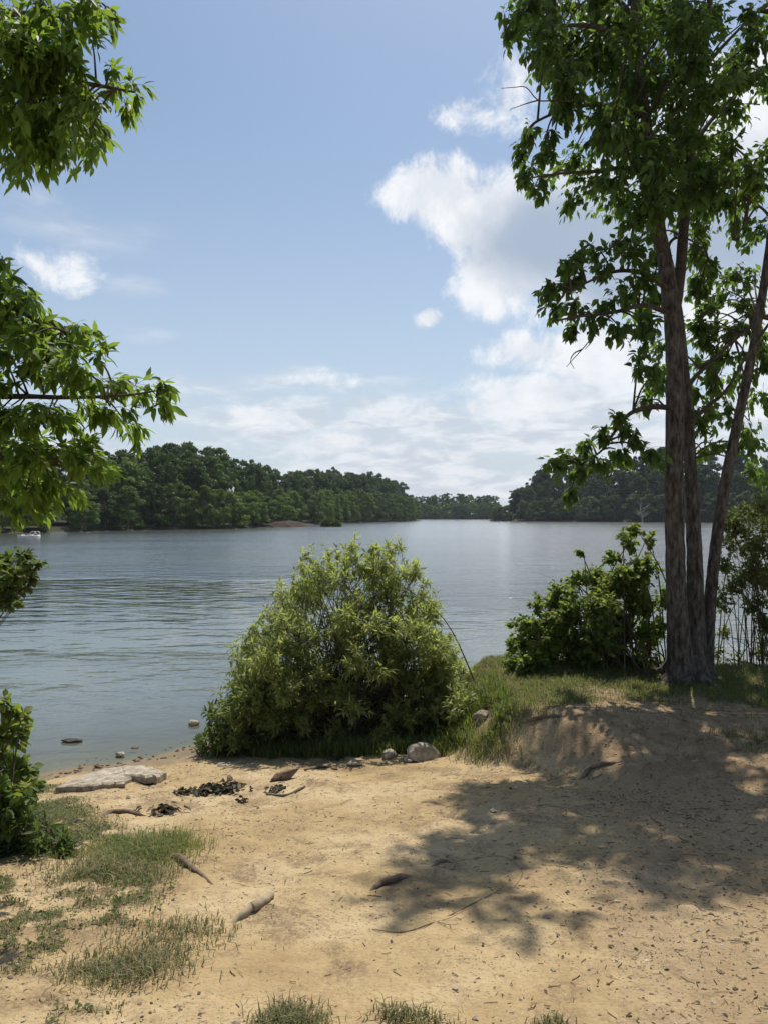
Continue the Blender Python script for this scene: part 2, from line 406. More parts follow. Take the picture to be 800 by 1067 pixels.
# ------------------------------------------------------------------ big tree on the right bank
def build_right_tree():
    base = P(715, 712, 7.8); base[2] = float(height(base[0], base[1])) - .03
    root = empty('tree', base)
    tag(root, 'tall leafy tree with three grey trunks standing on the right bank', 'tree')
    def stem(pts, rads, D, name='trunk'):
        g = Geo(); p3 = [P(px, py, d) for (px, py), d in zip(pts, D)]
        p3[0][2] = base[2] - .1
        p, r = tube(g, p3, rads, 18, 8, True, .05)
        o = g.build(name, M['bark'], root, base)
        return o
    s1 = stem([(709, 724), (708, 690), (705, 640), (703, 580), (702, 500), (703, 400), (701, 340), (695, 285), (688, 245), (681, 195), (674, 130), (666, 60), (658, -30), (652, -140)],
              [.19, .130, .102, .094, .090, .087, .085, .080, .064, .056, .050, .042, .032, .016], [7.75, 7.75, 7.75, 7.75, 7.76, 7.77, 7.8, 7.82, 7.85, 7.9, 7.95, 8, 8.0, 8.05])
    tag(stem([(725, 722), (724, 690), (724, 640), (723, 580), (720, 510), (717, 445), (712, 380), (708, 335), (703, 300)],
             [.16, .112, .090, .078, .065, .055, .050, .044, .036], [7.92, 7.92, 7.94, 7.95, 7.96, 7.96, 7.95, 7.9, 7.86]))
    stem([(735, 718), (736, 680), (739, 630), (745, 570), (754, 510), (766, 450), (779, 390), (793, 315), (806, 220), (816, 100), (822, -40)],
         [.10, .070, .062, .058, .054, .050, .046, .042, .036, .028, .016], [8.05, 8.05, 8.05, 8.05, 8.0, 7.95, 7.9, 7.9, 7.9, 7.9, 7.9])
    rg = Geo()
    for a, q in ((-2.5, .9), (-1.9, .7), (-1.2, .8), (-.5, .6), (.3, .7), (2.6, .7), (3.4, .5)):
        pts = []
        for t in (0, .25, .55, 1):
            x = base[0] + math.cos(a) * (.08 + q * t * .7); y = base[1] + .05 + math.sin(a) * (.08 + q * t * .7)
            pts.append([x, y, float(height(x, y)) + [.22, .05, .0, -.05][[0, .25, .55, 1].index(t)]])
        tube(rg, pts, [.075, .06, .04, .012], 8, 5, True, .12)
    rg.build('root_flare', M['bark'], root, base)
    wood = Geo(); lf = Geo()
    def limb(pts, D0, D1, r0, r1):
        n = len(pts); ds = np.linspace(D0, D1, n)
        p, r = tube(wood, [P(a, b, d) for (a, b), d in zip(pts, ds)], np.linspace(r0, r1, n), 8, 6, True, .06)
        return p
    L = []
    L.append(limb([(700, 335), (708, 290), (713, 230), (720, 160), (730, 90), (737, 30), (745, -60), (750, -160)], 7.85, 8.3, .066, .02))
    L.append(limb([(688, 262), (680, 215), (668, 185), (650, 150), (640, 120)], 7.8, 7.2, .04, .008))
    L.append(limb([(700, 425), (678, 424), (656, 431), (640, 450), (628, 468), (605, 485)], 7.75, 7.6, .032, .006))
    L.append(limb([(716, 480), (718, 445), (735, 425), (755, 408), (775, 375)], 7.98, 7.6, .032, .012))
    L.append(limb([(713, 410), (722, 395), (742, 375), (770, 350), (790, 330)], 7.98, 8.4, .03, .010))
    L.append(limb([(694, 300), (672, 285), (645, 282), (620, 290), (590, 305)], 7.75, 7.1, .03, .006))
    L.append(limb([(695, 325), (670, 318), (640, 325), (600, 330), (575, 335)], 7.75, 6.8, .028, .006))
    L.append(limb([(680, 190), (655, 175), (620, 178), (585, 180), (550, 185)], 7.85, 7.3, .032, .006))
    L.append(limb([(676, 120), (640, 110), (600, 110), (560, 125), (545, 140)], 7.95, 7.5, .03, .006))
    L.append(limb([(670, 60), (630, 30), (590, 25), (550, 30), (525, 35)], 8, 7.6, .03, .006))
    L.append(limb([(665, 20), (620, -20), (570, -15), (540, 15)], 8, 8.4, .03, .006))
    L.append(limb([(722, 150), (745, 120), (770, 95), (800, 70)], 8.1, 8.5, .03, .008))
    L.append(limb([(714, 220), (735, 195), (765, 175), (800, 160)], 8.05, 8.6, .03, .008))
    L.append(limb([(806, 230), (790, 215), (775, 235), (765, 250)], 7.9, 7.5, .015, .005))
    L.append(limb([(733, 70), (760, 40), (790, 10)], 8.2, 8.0, .025, .008))
    L.append(limb([(690, 280), (700, 250), (720, 250), (738, 270)], 7.85, 8.3, .02, .005))
    allp = np.concatenate(L)
    C = [(530, 26, 24, 17), (552, 12, 26, 20), (556, 58, 20, 18), (580, 22, 30, 26), (590, 60, 34, 30), (615, 28, 40, 36), (563, 76, 16, 9), (588, 98, 11, 20),
         (625, 82, 34, 38), (650, 40, 40, 42), (690, 25, 40, 40), (725, 15, 36, 30), (658, 100, 34, 44), (690, 90, 34, 46), (640, 140, 34, 30),
         (552, 137, 20, 12), (544, 178, 17, 8), (562, 168, 22, 12), (585, 180, 28, 15), (610, 195, 25, 17), (612, 158, 26, 14), (592, 212, 9, 14), (640, 190, 30, 20),
         (668, 160, 34, 36), (700, 150, 30, 40), (655, 222, 18, 18), (690, 205, 30, 34), (720, 110, 30, 40), (742, 95, 28, 30), (735, 150, 32, 22), (762, 118, 24, 22),
         (760, 150, 20, 16), (765, 62, 30, 22), (788, 30, 24, 22), (790, 85, 26, 24), (725, 195, 26, 26), (735, 232, 18, 24), (748, 185, 20, 12), (770, 172, 26, 14), (792, 160, 20, 16), (790, 200, 18, 22),
         (664, 262, 20, 22), (600, 262, 11, 9), (622, 258, 17, 8), (630, 276, 14, 12), (590, 276, 15, 12), (588, 298, 10, 12), (578, 322, 17, 12), (600, 316, 24, 11), (592, 340, 8, 11),
         (622, 330, 22, 14), (640, 312, 20, 14), (656, 298, 18, 14), (664, 325, 16, 14), (648, 345, 12, 11), (674, 290, 14, 22), (675, 350, 10, 18), (667, 372, 8, 22), (680, 395, 11, 22), (672, 420, 12, 14),
         (728, 268, 18, 16), (742, 276, 12, 11), (722, 300, 14, 14), (732, 318, 16, 15), (726, 345, 10, 12), (732, 352, 11, 7), (765, 245, 11, 10), (760, 232, 9, 8), (786, 245, 16, 20), (762, 282, 9, 9),
         (782, 285, 16, 16), (770, 312, 13, 14), (790, 320, 14, 18), (768, 345, 14, 14), (790, 355, 16, 18), (760, 375, 18, 13), (740, 385, 12, 10), (785, 395, 18, 18), (765, 405, 18, 13), (742, 408, 9, 8),
         (790, 430, 16, 20), (765, 440, 17, 13), (740, 440, 13, 13), (785, 470, 18, 18), (795, 495, 12, 14), (735, 470, 11, 11), (752, 462, 13, 11),
         (645, 432, 9, 6), (650, 446, 10, 9), (630, 450, 14, 10), (612, 462, 16, 11), (594, 474, 16, 11), (575, 484, 13, 10), (600, 496, 14, 15), (622, 484, 14, 14), (645, 474, 12, 15), (592, 518, 7, 7), (665, 458, 9, 12), (685, 475, 8, 12)]
    for k in range(30):
        cy = rng.uniform(-10, 235); half = np.interp(cy, [0, 60, 120, 170, 235], [120, 100, 80, 70, 42])
        cx = np.interp(cy, [0, 120, 235], [665, 668, 690]) + rng.uniform(-1, 1) * half
        C.append((cx, cy, rng.uniform(18, 30), rng.uniform(16, 28)))
    for cx, cy in ((672, 245), (678, 268), (668, 285), (680, 312), (676, 335), (682, 360), (684, 385), (678, 405), (722, 245), (730, 262), (738, 290), (728, 305), (736, 325), (722, 335), (732, 365), (726, 385), (738, 400), (722, 412), (730, 430), (748, 300), (755, 345), (745, 375), (600, 285), (570, 300), (645, 250), (575, 150), (540, 160), (560, 195)):
        C.append((cx, cy, rng.uniform(9, 15), rng.uniform(10, 16)))
    for k in range(16):
        C.append((rng.uniform(725, 800), rng.uniform(0, 470), rng.uniform(10, 18), rng.uniform(10, 17)))
    for cx, cy, rx, ry in C:
        if 690 < cx < 722 and 190 < cy < 460: D = rng.uniform(8.25, 8.8)
        elif cx < 660 and cy > 240: D = rng.uniform(7.0, 7.6)
        else: D = rng.choice([rng.uniform(6.9, 7.5), rng.uniform(8.1, 9.1)])
        if cx > 725 and cy > 230: D = rng.uniform(8.2, 9.8)
        if 420 < cy and cx < 690: D = rng.uniform(7.3, 7.9)
        c = P(cx, cy, D)
        near = allp[np.argmin(np.linalg.norm((allp - c) * [1, .8, 1.0] + np.array([0, 0, .12]), axis=1))]
        s = D / FPX
        r = np.array([rx * s, max(rx, ry) * s * 1.25, ry * s])
        hub = c + (near - c) * .25 + np.array([0, 0, .3 * r[2]])
        if np.linalg.norm(near - hub) > .05:
            mid = (near + hub) / 2 + np.array([0, 0, .1 * np.linalg.norm(near - hub)])
            tube(wood, [near, mid, hub], [.013, .009, .006], 5, 4, False)
        A = rx * ry
        dens = .85 if cy < 230 else .62
        n = max(7, int(A / 26 * dens))
        clump(wood, lf, hub, c, r * 1.02, n, 12, .098, BROAD, droop=.55, out=.5, spread=.7, sag=.12, twr=.003, hang=.05, bare=.12)
    # crown above and beside the picture
    for k in range(88):
        cy = rng.uniform(-370, -15) if k < 66 else rng.uniform(-20, 380); cx = rng.uniform(530 + max(0, -200 - cy) * .6, 940)
        if k >= 66: cx = rng.uniform(835, 960)
        D = rng.uniform(6.8, 9.6); c = P(cx, cy, D)
        if c[2] > .9 + (D - 3.4) / math.cos(SUN_AZ) * math.tan(SUN_EL): continue
        near = allp[np.argmin(np.linalg.norm(allp - c, axis=1))]
        tube(wood, [near, (near + c) / 2 + [0, 0, .1], c], [.02, .012, .006], 5, 4, False)
        clump(wood, lf, c, c, np.array([.42, .5, .36]), 21, 12, .10, BROAD, droop=.75, out=.5, spread=.55, hang=.05)
    # bare twigs
    for pts in ([(640, 325), (622, 345), (608, 362), (596, 375), (590, 382)], [(606, 364), (598, 368), (594, 376), (598, 384)], [(622, 342), (616, 356), (609, 364)],
                [(600, 105), (575, 104), (560, 103), (548, 90), (535, 90), (522, 91)], [(562, 103), (548, 107), (531, 113)], [(650, 245), (640, 255), (628, 262)],
                [(728, 330), (745, 322), (762, 312)], [(700, 372), (722, 380), (750, 382)], [(735, 345), (755, 338), (780, 328)], [(792, 108), (780, 107), (770, 108)]):
        tube(wood, [P(a, b, 7.3 if a < 700 else 7.9) for a, b in pts], np.linspace(.008, .0025, len(pts)), 5, 4, False)
    wood.build('branchwork', M['twig'], root, base)
    lf.build('crown', M['box'], root, base)
build_right_tree()

# ------------------------------------------------------------------ tree overhanging from the left
def build_left_tree():
    base = np.array([-3.75, 4.5, 0]); base[2] = float(height(base[0], base[1])) - .05
    root = empty('tree', base)
    tag(root, 'bright leafy tree hanging its branches in from the left edge', 'tree')
    g = Geo(); p, _ = tube(g, [base + [0, 0, -.1], base + [0, 0, .5], base + [.05, -.1, 2], base + [.0, -.2, 3.5], base + [-.1, -.2, 5.2], base + [-.2, -.1, 6.5]], [.24, .18, .16, .14, .1, .04], 16, 6, True, .05)
    g.build('trunk', M['bark'], root, base)
    wood = Geo(); lf = Geo()
    def limb(pts, D0, D1, r0, r1):
        n = len(pts); ds = np.linspace(D0, D1, n)
        p, r = tube(wood, [P(a, b, d) for (a, b), d in zip(pts, ds)], np.linspace(r0, r1, n), 8, 6, True, .06)
        return p
    L = [limb([(-245, 250), (-150, 160), (-60, 100), (20, 85), (80, 85), (140, 95)], 4.4, 4.0, .05, .005),
         limb([(-150, 160), (-70, 50), (0, 15), (60, 15), (115, 12)], 4.3, 4.2, .03, .005),
         limb([(-245, 460), (-150, 425), (-60, 415), (20, 413), (70, 414), (130, 412), (175, 405)], 4.3, 3.9, .026, .003),
         limb([(-150, 425), (-60, 350), (0, 320), (40, 335), (80, 350)], 4.3, 4.1, .025, .004),
         limb([(-100, 420), (-30, 470), (30, 480), (90, 490)], 4.3, 4.0, .025, .004),
         limb([(-60, 350), (-20, 300), (5, 275)], 4.3, 4.2, .015, .004)]
    allp = np.concatenate(L)
    C = [(5, 20, 40, 30), (45, 12, 38, 18), (85, 10, 30, 14), (110, 14, 17, 9), (75, 30, 25, 12), (100, 28, 14, 10), (25, 55, 45, 26), (70, 60, 22, 17), (60, 90, 48, 24), (20, 100, 42, 32), (95, 100, 32, 18), (125, 85, 20, 10), (143, 90, 15, 12), (135, 110, 14, 10),
         (25, 140, 44, 24), (75, 130, 34, 20), (105, 140, 17, 14), (50, 165, 34, 17), (15, 178, 20, 14), (90, 160, 18, 12), (-30, 60, 40, 60), (-35, 140, 40, 40),
         (2, 285, 14, 20), (5, 320, 20, 26), (25, 345, 26, 22), (-25, 320, 30, 40), (55, 345, 24, 15), (85, 345, 17, 11), (100, 360, 12, 10), (50, 372, 34, 16), (15, 378, 26, 16), (85, 380, 24, 13),
         (105, 395, 26, 13), (130, 405, 22, 13), (150, 405, 16, 14), (172, 402, 12, 8), (165, 425, 14, 13), (130, 435, 20, 15), (100, 430, 26, 14), (60, 435, 30, 15), (20, 440, 32, 18), (145, 450, 12, 11),
         (20, 470, 34, 18), (65, 465, 28, 15), (98, 462, 16, 10), (90, 488, 28, 9), (112, 490, 12, 6), (60, 500, 26, 12), (20, 505, 30, 16), (80, 515, 12, 10), (30, 530, 26, 10), (5, 535, 20, 12), (-30, 420, 40, 50), (-30, 500, 40, 40)]
    for k in range(34):
        cy = rng.uniform(0, 165); C.append((rng.uniform(-10, np.interp(cy, [0, 40, 60, 95, 130, 165], [105, 85, 70, 120, 100, 70])), cy, rng.uniform(12, 22), rng.uniform(9, 15)))
    for k in range(40):
        cy = rng.uniform(290, 530); C.append((rng.uniform(-10, np.interp(cy, [290, 340, 380, 420, 450, 490, 530], [10, 80, 85, 130, 110, 90, 40])), cy, rng.uniform(12, 22), rng.uniform(9, 15)))
    for cx, cy, rx, ry in C:
        D = rng.uniform(3.75, 4.45); c = P(cx, cy, D)
        src = np.concatenate(L[:2]) if cy < 240 else np.concatenate(L[2:])
        near = src[np.argmin(np.linalg.norm(src - c, axis=1))]
        s = D / FPX; r = np.array([rx * s, max(rx, ry) * s * 1.3, ry * s])
        hub = c + (near - c) * .35 + np.array([-.25 * r[0], 0, .3 * r[2]])
        tube(wood, [near, (near + hub) / 2 + [0, 0, .03], hub], [.007, .005, .004], 5, 4, False)
        n = max(5, int(rx * ry / 40))
        clump(wood, lf, hub, c, r * 1.1, n, 10, .083, MID, droop=.38, out=.6, spread=.62, sag=.12, twr=.003, hang=.02)
    for k in range(40):
        c = base + np.array([rng.uniform(-2.2, .9), rng.uniform(-1.8, 2.4), rng.uniform(2.2, 6.8)])
        if (c[0] / c[1] > -0.60): continue
        near = p[np.argmin(np.linalg.norm(p - c, axis=1))]
        tube(wood, [near, (near + c) / 2 + [0, 0, .1], c], [.025, .015, .006], 5, 4, False)
        clump(wood, lf, c, c, np.array([.5, .5, .4]), 14, 9, .12, MID, droop=.6)
    wood.build('branchwork', M['twig'], root, base)
    lf.build('crown', M['ash'], root, base)
build_left_tree()

# ------------------------------------------------------------------ shrubs
def shrub(name, label, cat, base_px, D, C, leafmat, shape, size, stem_r=.012, dens=1 / 55, nlf=12, droop=.3, out=.6, spread=.5, spread_base=.3, stemmat='redtwig', per=2, base=None, dd=.5, stems_up=.35, group=None):
    if base is None:
        base = P(base_px[0], base_px[1], D)
    base[2] = float(height(base[0], base[1])) - .02
    root = empty(name, base); tag(root, label, cat, group)
    wood = Geo(); lf = Geo()
    for cl in C:
        cx, cy, rx, ry = cl[:4]
        Dc = D + (cl[4] if len(cl) > 4 else rng.uniform(-dd, dd)); c = P(cx, cy, Dc)
        s = Dc / FPX; r = np.array([rx * s, max(rx, ry) * s * 1.1, ry * s])
        hub = c + np.array([0, 0, -.35 * r[2]])
        for q in range(per):
            b = base + np.array([rng.normal() * spread_base, rng.normal() * spread_base * .6, 0]); b[2] = float(height(b[0], b[1])) - .03
            h2 = hub + rng.normal(size=3) * r * .3
            mid = b * .5 + h2 * .5 + np.array([0, 0, stems_up * .4 * abs(h2[2] - b[2])])
            mid[:2] = b[:2] * (.5 + stems_up * .3) + h2[:2] * (.5 - stems_up * .3)
            tube(wood, [b, mid, h2], [stem_r * rng.uniform(.6, 1.1), stem_r * .65, stem_r * .3], 5, 5, False)
        n = max(4, int(rx * ry * dens))
        clump(wood, lf, hub, c, r, n, nlf, size, shape, droop=droop, out=out, spread=spread, sag=.15, twr=.003, bare=.15)
    wood.build('stems' if False else 'stem', M[stemmat], root, base)
    lf.build('foliage', M[leafmat], root, base)
    return root

# the rounded willow-like bush by the water
C = []
prof = lambda px: np.interp(px, [228, 250, 275, 300, 335, 375, 410, 440, 460, 475, 490], [725, 690, 645, 612, 588, 580, 578, 612, 655, 695, 730])
for k in range(150):
    px = rng.uniform(240, 486); top = prof(px) + 14
    py = rng.uniform(top, 775)
    C.append((px, py, rng.uniform(14, 26), rng.uniform(13, 24), rng.uniform(-.75, .8) * (1 - .35 * (775 - py) / 200)))
for k in range(60):
    px = rng.uniform(245, 486); qx = rng.uniform(405, 480); C.append((qx - 8, rng.uniform(prof(qx) + 12, 735), rng.uniform(10, 16), rng.uniform(10, 16), rng.uniform(-.5, .4))); C.append((px, rng.uniform(max(640, prof(px) + 20), 772), rng.uniform(14, 24), rng.uniform(12, 20), rng.uniform(-.95, -.45)))
for px in np.linspace(250, 478, 30):
    C.append((px + rng.uniform(-6, 6), prof(px) - rng.uniform(0, 16), 4, rng.uniform(10, 20), rng.uniform(-.5, .5)))
    C.append((px + rng.uniform(-5, 5), prof(px) + rng.uniform(-3, 12), rng.uniform(7, 14), rng.uniform(10, 22), rng.uniform(-.4, .4)))
shrub('willow_bush', 'large rounded yellow green bush at the middle of the shore', 'bush', None, 8.25, C, 'willow', LANCE, .074, .008, 1 / 19, 15,
      droop=.15, out=.7, spread=.65, spread_base=.38, base=np.array([-.35, 8.25, 0]), per=2)
# (shoots above its outline are part of the same clump list)
# darker weeds at its left foot
C = [(rng.uniform(210, 290), 0, rng.uniform(9, 16), rng.uniform(10, 17), rng.uniform(-.3, .3)) for k in range(46)]
C = [(a, rng.uniform(np.interp(a, [205, 230, 260, 290], [760, 735, 712, 700]), 783), c, d, e) for a, b, c, d, e in C]
shrub('weed_clump', 'dark green weed clump at the left foot of the rounded bush', 'weeds', None, 8.0, C, 'weed', LANCE, .075, .006, 1 / 18, 14, droop=.1, out=.8, base=P(255, 778, 8.0), spread_base=.12)
# bush to the left of the big tree
C = [(545, 690, 20, 18), (535, 700, 12, 12), (560, 655, 18, 16), (570, 680, 22, 22), (590, 640, 22, 18), (575, 628, 14, 12), (600, 670, 26, 24), (610, 700, 28, 18), (625, 630, 24, 20), (615, 600, 18, 14), (598, 605, 10, 8), (645, 605, 22, 18),
     (640, 650, 26, 24), (650, 690, 26, 20), (665, 625, 20, 20), (672, 590, 14, 16), (675, 660, 14, 22), (640, 582, 12, 9), (655, 565, 12, 12), (662, 552, 11, 9), (648, 555, 6, 6), (678, 560, 8, 10), (632, 710, 24, 12), (580, 708, 22, 12), (668, 705, 16, 12),
     (552, 712, 14, 8), (558, 632, 8, 8), (620, 660, 30, 28), (650, 715, 30, 10), (600, 715, 30, 10), (566, 665, 20, 20), (676, 690, 14, 22), (540, 672, 16, 14), (532, 692, 12, 12), (548, 650, 14, 12), (556, 690, 18, 16), (575, 650, 18, 16), (586, 615, 14, 12), (660, 600, 22, 20), (630, 612, 20, 18), (690, 620, 9, 18), (688, 650, 7, 14), (530, 716, 8, 8), (605, 575, 5, 4)]
C = [(a, b, c, d, rng.uniform(-.5, .45)) for a, b, c, d in C] + [(a + rng.uniform(-10, 10), b + rng.uniform(-6, 10), c * .8, d * .8, rng.uniform(-.5, .6)) for a, b, c, d in C if b > 600]
shrub('leafy_bush', 'dense green bush growing against the left side of the three trunked tree', 'bush', None, 8.5, C, 'shrub', OVAL, .056, .012, 1 / 8, 15, droop=.3, base=P(640, 715, 8.5), spread_base=.35, per=2)
# twiggy shrub at the right edge
C = [(760, 545, 14, 12), (780, 535, 16, 12), (795, 525, 14, 14), (770, 570, 18, 13), (790, 565, 18, 16), (755, 590, 12, 14), (775, 600, 18, 14), (795, 600, 16, 18), (752, 625, 12, 14), (785, 630, 16, 13), (755, 660, 9, 9), (798, 650, 12, 16), (815, 560, 20, 40), (815, 640, 20, 40),
     (752, 700, 14, 14), (770, 690, 12, 14), (765, 712, 18, 9), (792, 705, 14, 12), (745, 680, 8, 8), (830, 690, 20, 20), (748, 572, 6, 8), (770, 545, 20, 18), (790, 590, 22, 22), (765, 610, 16, 16), (795, 675, 14, 16), (780, 718, 20, 9), (758, 560, 12, 14), (800, 545, 18, 22)]
shrub('twiggy_shrub', 'thin stemmed pale shrub at the right edge beside the leaning trunk', 'shrub', None, 8.9, C, 'pale', OVAL, .045, .008, 1 / 7, 12, droop=.2, base=P(800, 722, 8.9), spread_base=.25, per=3, dd=.4)
# shrubs of the left bank
C = [(10, 735, 13, 12), (18, 765, 15, 14), (5, 790, 18, 20), (25, 800, 15, 13), (30, 822, 16, 11), (10, 825, 20, 18), (38, 812, 9, 7), (0, 760, 14, 16), (-25, 780, 30, 40), (12, 850, 20, 15), (-20, 840, 30, 25), (-40, 730, 30, 30), (22, 745, 7, 6)]
shrub('broadleaf_shrub', 'small broad leaved shrub at the lower left edge of the beach', 'shrub', None, 4.5, C, 'shrub', OVAL, .058, .007, 1 / 17, 10, droop=.35, base=P(-5, 890, 4.5), spread_base=.12, per=2, dd=.2)
C = [(8, 585, 14, 11), (25, 578, 12, 9), (38, 585, 8, 9), (15, 600, 16, 9), (30, 600, 10, 9), (5, 615, 14, 9), (10, 628, 14, 7), (-20, 595, 24, 20), (-45, 620, 30, 30), (25, 615, 8, 6)]
shrub('leaning_shrub', 'dark shrub leaning over the water at the left edge', 'shrub', None, 5.4, C, 'weed', OVAL, .055, .008, 1 / 9, 12, droop=.3, base=P(-95, 780, 5.6), spread_base=.12, per=1, dd=.2, stems_up=.2)
C = [(rng.uniform(-30, 72), 0, rng.uniform(9, 15), rng.uniform(10, 16), rng.uniform(-.4, .3)) for k in range(80)]
C = [(a, rng.uniform(np.interp(a, [-30, 30, 75], [820, 850, 885]), 900), c, d, e) for a, b, c, d, e in C]
shrub('weed_clump', 'dark low weeds under the broad leaved shrub at lower left', 'weeds', None, 4.6, C, 'weed', LANCE, .065, .004, 1 / 20, 11, droop=.1, out=.8, base=P(20, 895, 4.6), spread_base=.25, per=1)

NOGRASS = []
# ------------------------------------------------------------------ stones, roots, litter
def rock_geo(size, seed, sub=3, rough=.35, flat=.7):
    import bmesh
    r = np.random.default_rng(seed)
    bm = bmesh.new(); bmesh.ops.create_icosphere(bm, subdivisions=sub, radius=1)
    v = np.array([x.co[:] for x in bm.verts]); f = np.array([[q.index for q in p.verts] for p in bm.faces]); bm.free()
    for k in range(15):                    # facet cuts
        d = unit(r.normal(size=3)); lim = r.uniform(.48, .82)
        s = v @ d; v = v - np.maximum(s - lim, 0)[:, None] * d * .9
    v = v * (1 + rough * .4 * vnoise(v[:, 0] * 3 + seed, v[:, 1] * 3 + v[:, 2] * 2)[:, None])
    return v * np.array(size), f
def rock(px, py, sx, sy, sz, mat, label, name='rock', rot=0.0, seed=1, water=False, sink=.3, group=None, tilt=0.0):
    if water:
        D = CAMZ * FPX / (py - HOR); c = np.array([(px - 400) / FPX * D, D, 0.0])
    else: c = G(px, py); NOGRASS.append((c[0], c[1], max(sx, sy)))
    v, f = rock_geo((sx, sy, sz), seed)
    ct, st = math.cos(tilt), math.sin(tilt)
    v = np.stack([v[:, 0] * ct - v[:, 2] * st, v[:, 1], v[:, 0] * st + v[:, 2] * ct], 1)
    ca, sa = math.cos(rot), math.sin(rot)
    v = np.stack([v[:, 0] * ca - v[:, 1] * sa, v[:, 0] * sa + v[:, 1] * ca, v[:, 2]], 1) + c + [0, 0, sz * (1 - 2 * sink)]
    g = Geo(); g.add(v, [f]); o = g.build(name, M[mat], None, c, smooth=False)
    return tag(o, label, 'rock', group)
rock(441, 790, .165, .12, .12, 'rock', 'largest pale boulder in the grass at the right of the rounded bush', seed=3, rot=.3)
rock(405, 789, .085, .07, .065, 'rock', 'rounded cream stone in the grass left of the pale boulder', seed=4)
rock(424, 794, .06, .05, .03, 'rock', 'small flat stone leaning at the foot of the pale boulder', seed=5)
rock(502, 748, .09, .07, .06, 'rock', 'pale stone in bright grass near the water gap', seed=6)
rock(368, 797, .085, .05, .03, 'rock', 'low half buried pale stone in front of the rounded bush', seed=7)
rock(202, 755, .075, .06, .07, 'rock', 'pale topped rock in the water beside the dark weeds', seed=8, water=True, sink=.4)
rock(75, 773, .13, .06, .035, 'darkrock', 'flat black rock breaking the shallow water', seed=9, water=True, sink=.4)
rock(126, 787, .06, .05, .03, 'rock', 'pale rock standing in the shallows by the waterline', seed=10, water=True, sink=.35)
rock(141, 779, .055, .04, .02, 'brownrock', 'small dark rock in the shallows behind the pale one', seed=11, water=True, sink=.4)
rock(104, 800, .075, .035, .02, 'brownrock', 'narrow brown stone lying at the waterline', seed=12, rot=-.5, sink=.2)
rock(295, 812, .15, .06, .055, 'brownrock', 'pitted brown wedge stone on the sand before the bush', seed=13, rot=.45, tilt=.35, sink=.25)
rock(238, 797, .11, .06, .022, 'rock', 'flat cream stone at the sand edge before the dark weeds', seed=14, sink=.4)
rock(85, 856, .05, .03, .02, 'rock', 'small flat stone beside the weeds below the slabs', seed=15, rot=.4)
rock(240, 812, .035, .03, .04, 'rock', 'stone behind the dark dead leaves', seed=16)

def slab(poly_px, th, mat, label, lift=.02):
    pts = np.array([G(a, b) for a, b in poly_px]); c = pts.mean(0)
    n = len(pts); z = np.max(pts[:, 2]) * .5 + pts[:, 2] * .5 + lift
    # subdivide the outline for a broken edge
    P2 = []; 
    for i in range(n):
        a = pts[i]; b = pts[(i + 1) % n]
        for t in np.linspace(0, 1, 7, endpoint=False):
            q = a * (1 - t) + b * t + np.append(rng.normal(size=2) * .010, 0); P2.append(q)
    P2 = np.array(P2); zz = c[2] + lift + (P2[:, 2] - c[2]) * .9
    top = np.column_stack([P2[:, :2], zz]); m2 = (top - [c[0], c[1], 0]) * [.93, .93, 1] + [c[0], c[1], .012]
    bot = top - [0, 0, th]
    k = len(P2); g = Geo()
    V = np.concatenate([bot, top, m2, m2.mean(0)[None] + [0, 0, .004]])
    i = np.arange(k); j = (i + 1) % k
    g.add(V, [np.stack([i, j, j + k, i + k], 1), np.stack([i + k, j + k, j + 2 * k, i + 2 * k], 1), np.stack([i + 2 * k, j + 2 * k, np.full(k, 3 * k)], 1)])
    tag(g.build('stone_slab', M[mat], None, c, smooth=False), label, 'rock')
slab([(60, 826), (100, 823), (128, 821), (150, 810), (140, 803), (110, 806), (80, 817)], .06, 'rock', 'long pale stone slab lying at the waterline', .045)
slab([(130, 815), (165, 816), (173, 812), (150, 804), (128, 806)], .05, 'rock', 'shorter pale slab overlapping the long one at the waterline', .055)

def root_obj(pts_px, rad, mat, name, label, lift=.4, cat='root', sides=9, forks=(), broken=False):
    p3 = [G(a, b) for a, b in pts_px]
    r = np.interp(np.linspace(0, 1, len(p3)), np.linspace(0, 1, len(rad)), rad)
    for i, q in enumerate(p3): q[2] += r[i] * lift
    if cat == 'root':
        p3[0][2] -= r[0] * 1.5 + .012
        if not broken: p3[-1][2] -= r[-1] * 1.5 + .012
    g = Geo(); p, rr = smooth_path(p3, r, 10)
    m = np.linspace(0, 1, len(p)); seed = rng.uniform(0, 50)
    kn = .12 if broken else .4
    rr = rr * (1 + kn * vnoise(m * 6 + seed, m * 0 + seed) + (.06 if broken else .2) * vnoise(m * 25 + seed, m * 0))
    p = p + np.stack([vnoise(m * 7 + seed, m * 0 + 3), vnoise(m * 7 + seed, m * 0 + 8), 0 * m], 1) * max(r) * .9 * np.sin(m * np.pi)[:, None]
    tubes(g, p[None], rr[None], sides, 0, True, .14)
    for fk in forks:
        f3 = [G(a, b) for a, b in fk]; rr = np.linspace(rad[-1] * .9, rad[-1] * .4, len(f3))
        for i, q in enumerate(f3): q[2] += rr[i] * 1.2 + (.012 if 0 < i else 0)
        tube(g, f3, rr, 5, 5, True, .1)
    return tag(g.build(name, M[mat], None, p3[0]), label, cat)
root_obj([(170, 888), (185, 895), (205, 908), (228, 924)], [.02, .022, .014, .004], 'root', 'tree_root', 'dark curved root running out of the left turf')
root_obj([(238, 963), (256, 952), (271, 943), (283, 935)], [.010, .019, .022, .019], 'palewood', 'tree_root', 'pale stubby root end poking from the sand', .5, broken=True)
root_obj([(380, 931), (395, 924), (415, 917), (437, 911)], [.006, .016, .018, .008], 'root', 'tree_root', 'dark root arching out of the sand at the middle', .6)
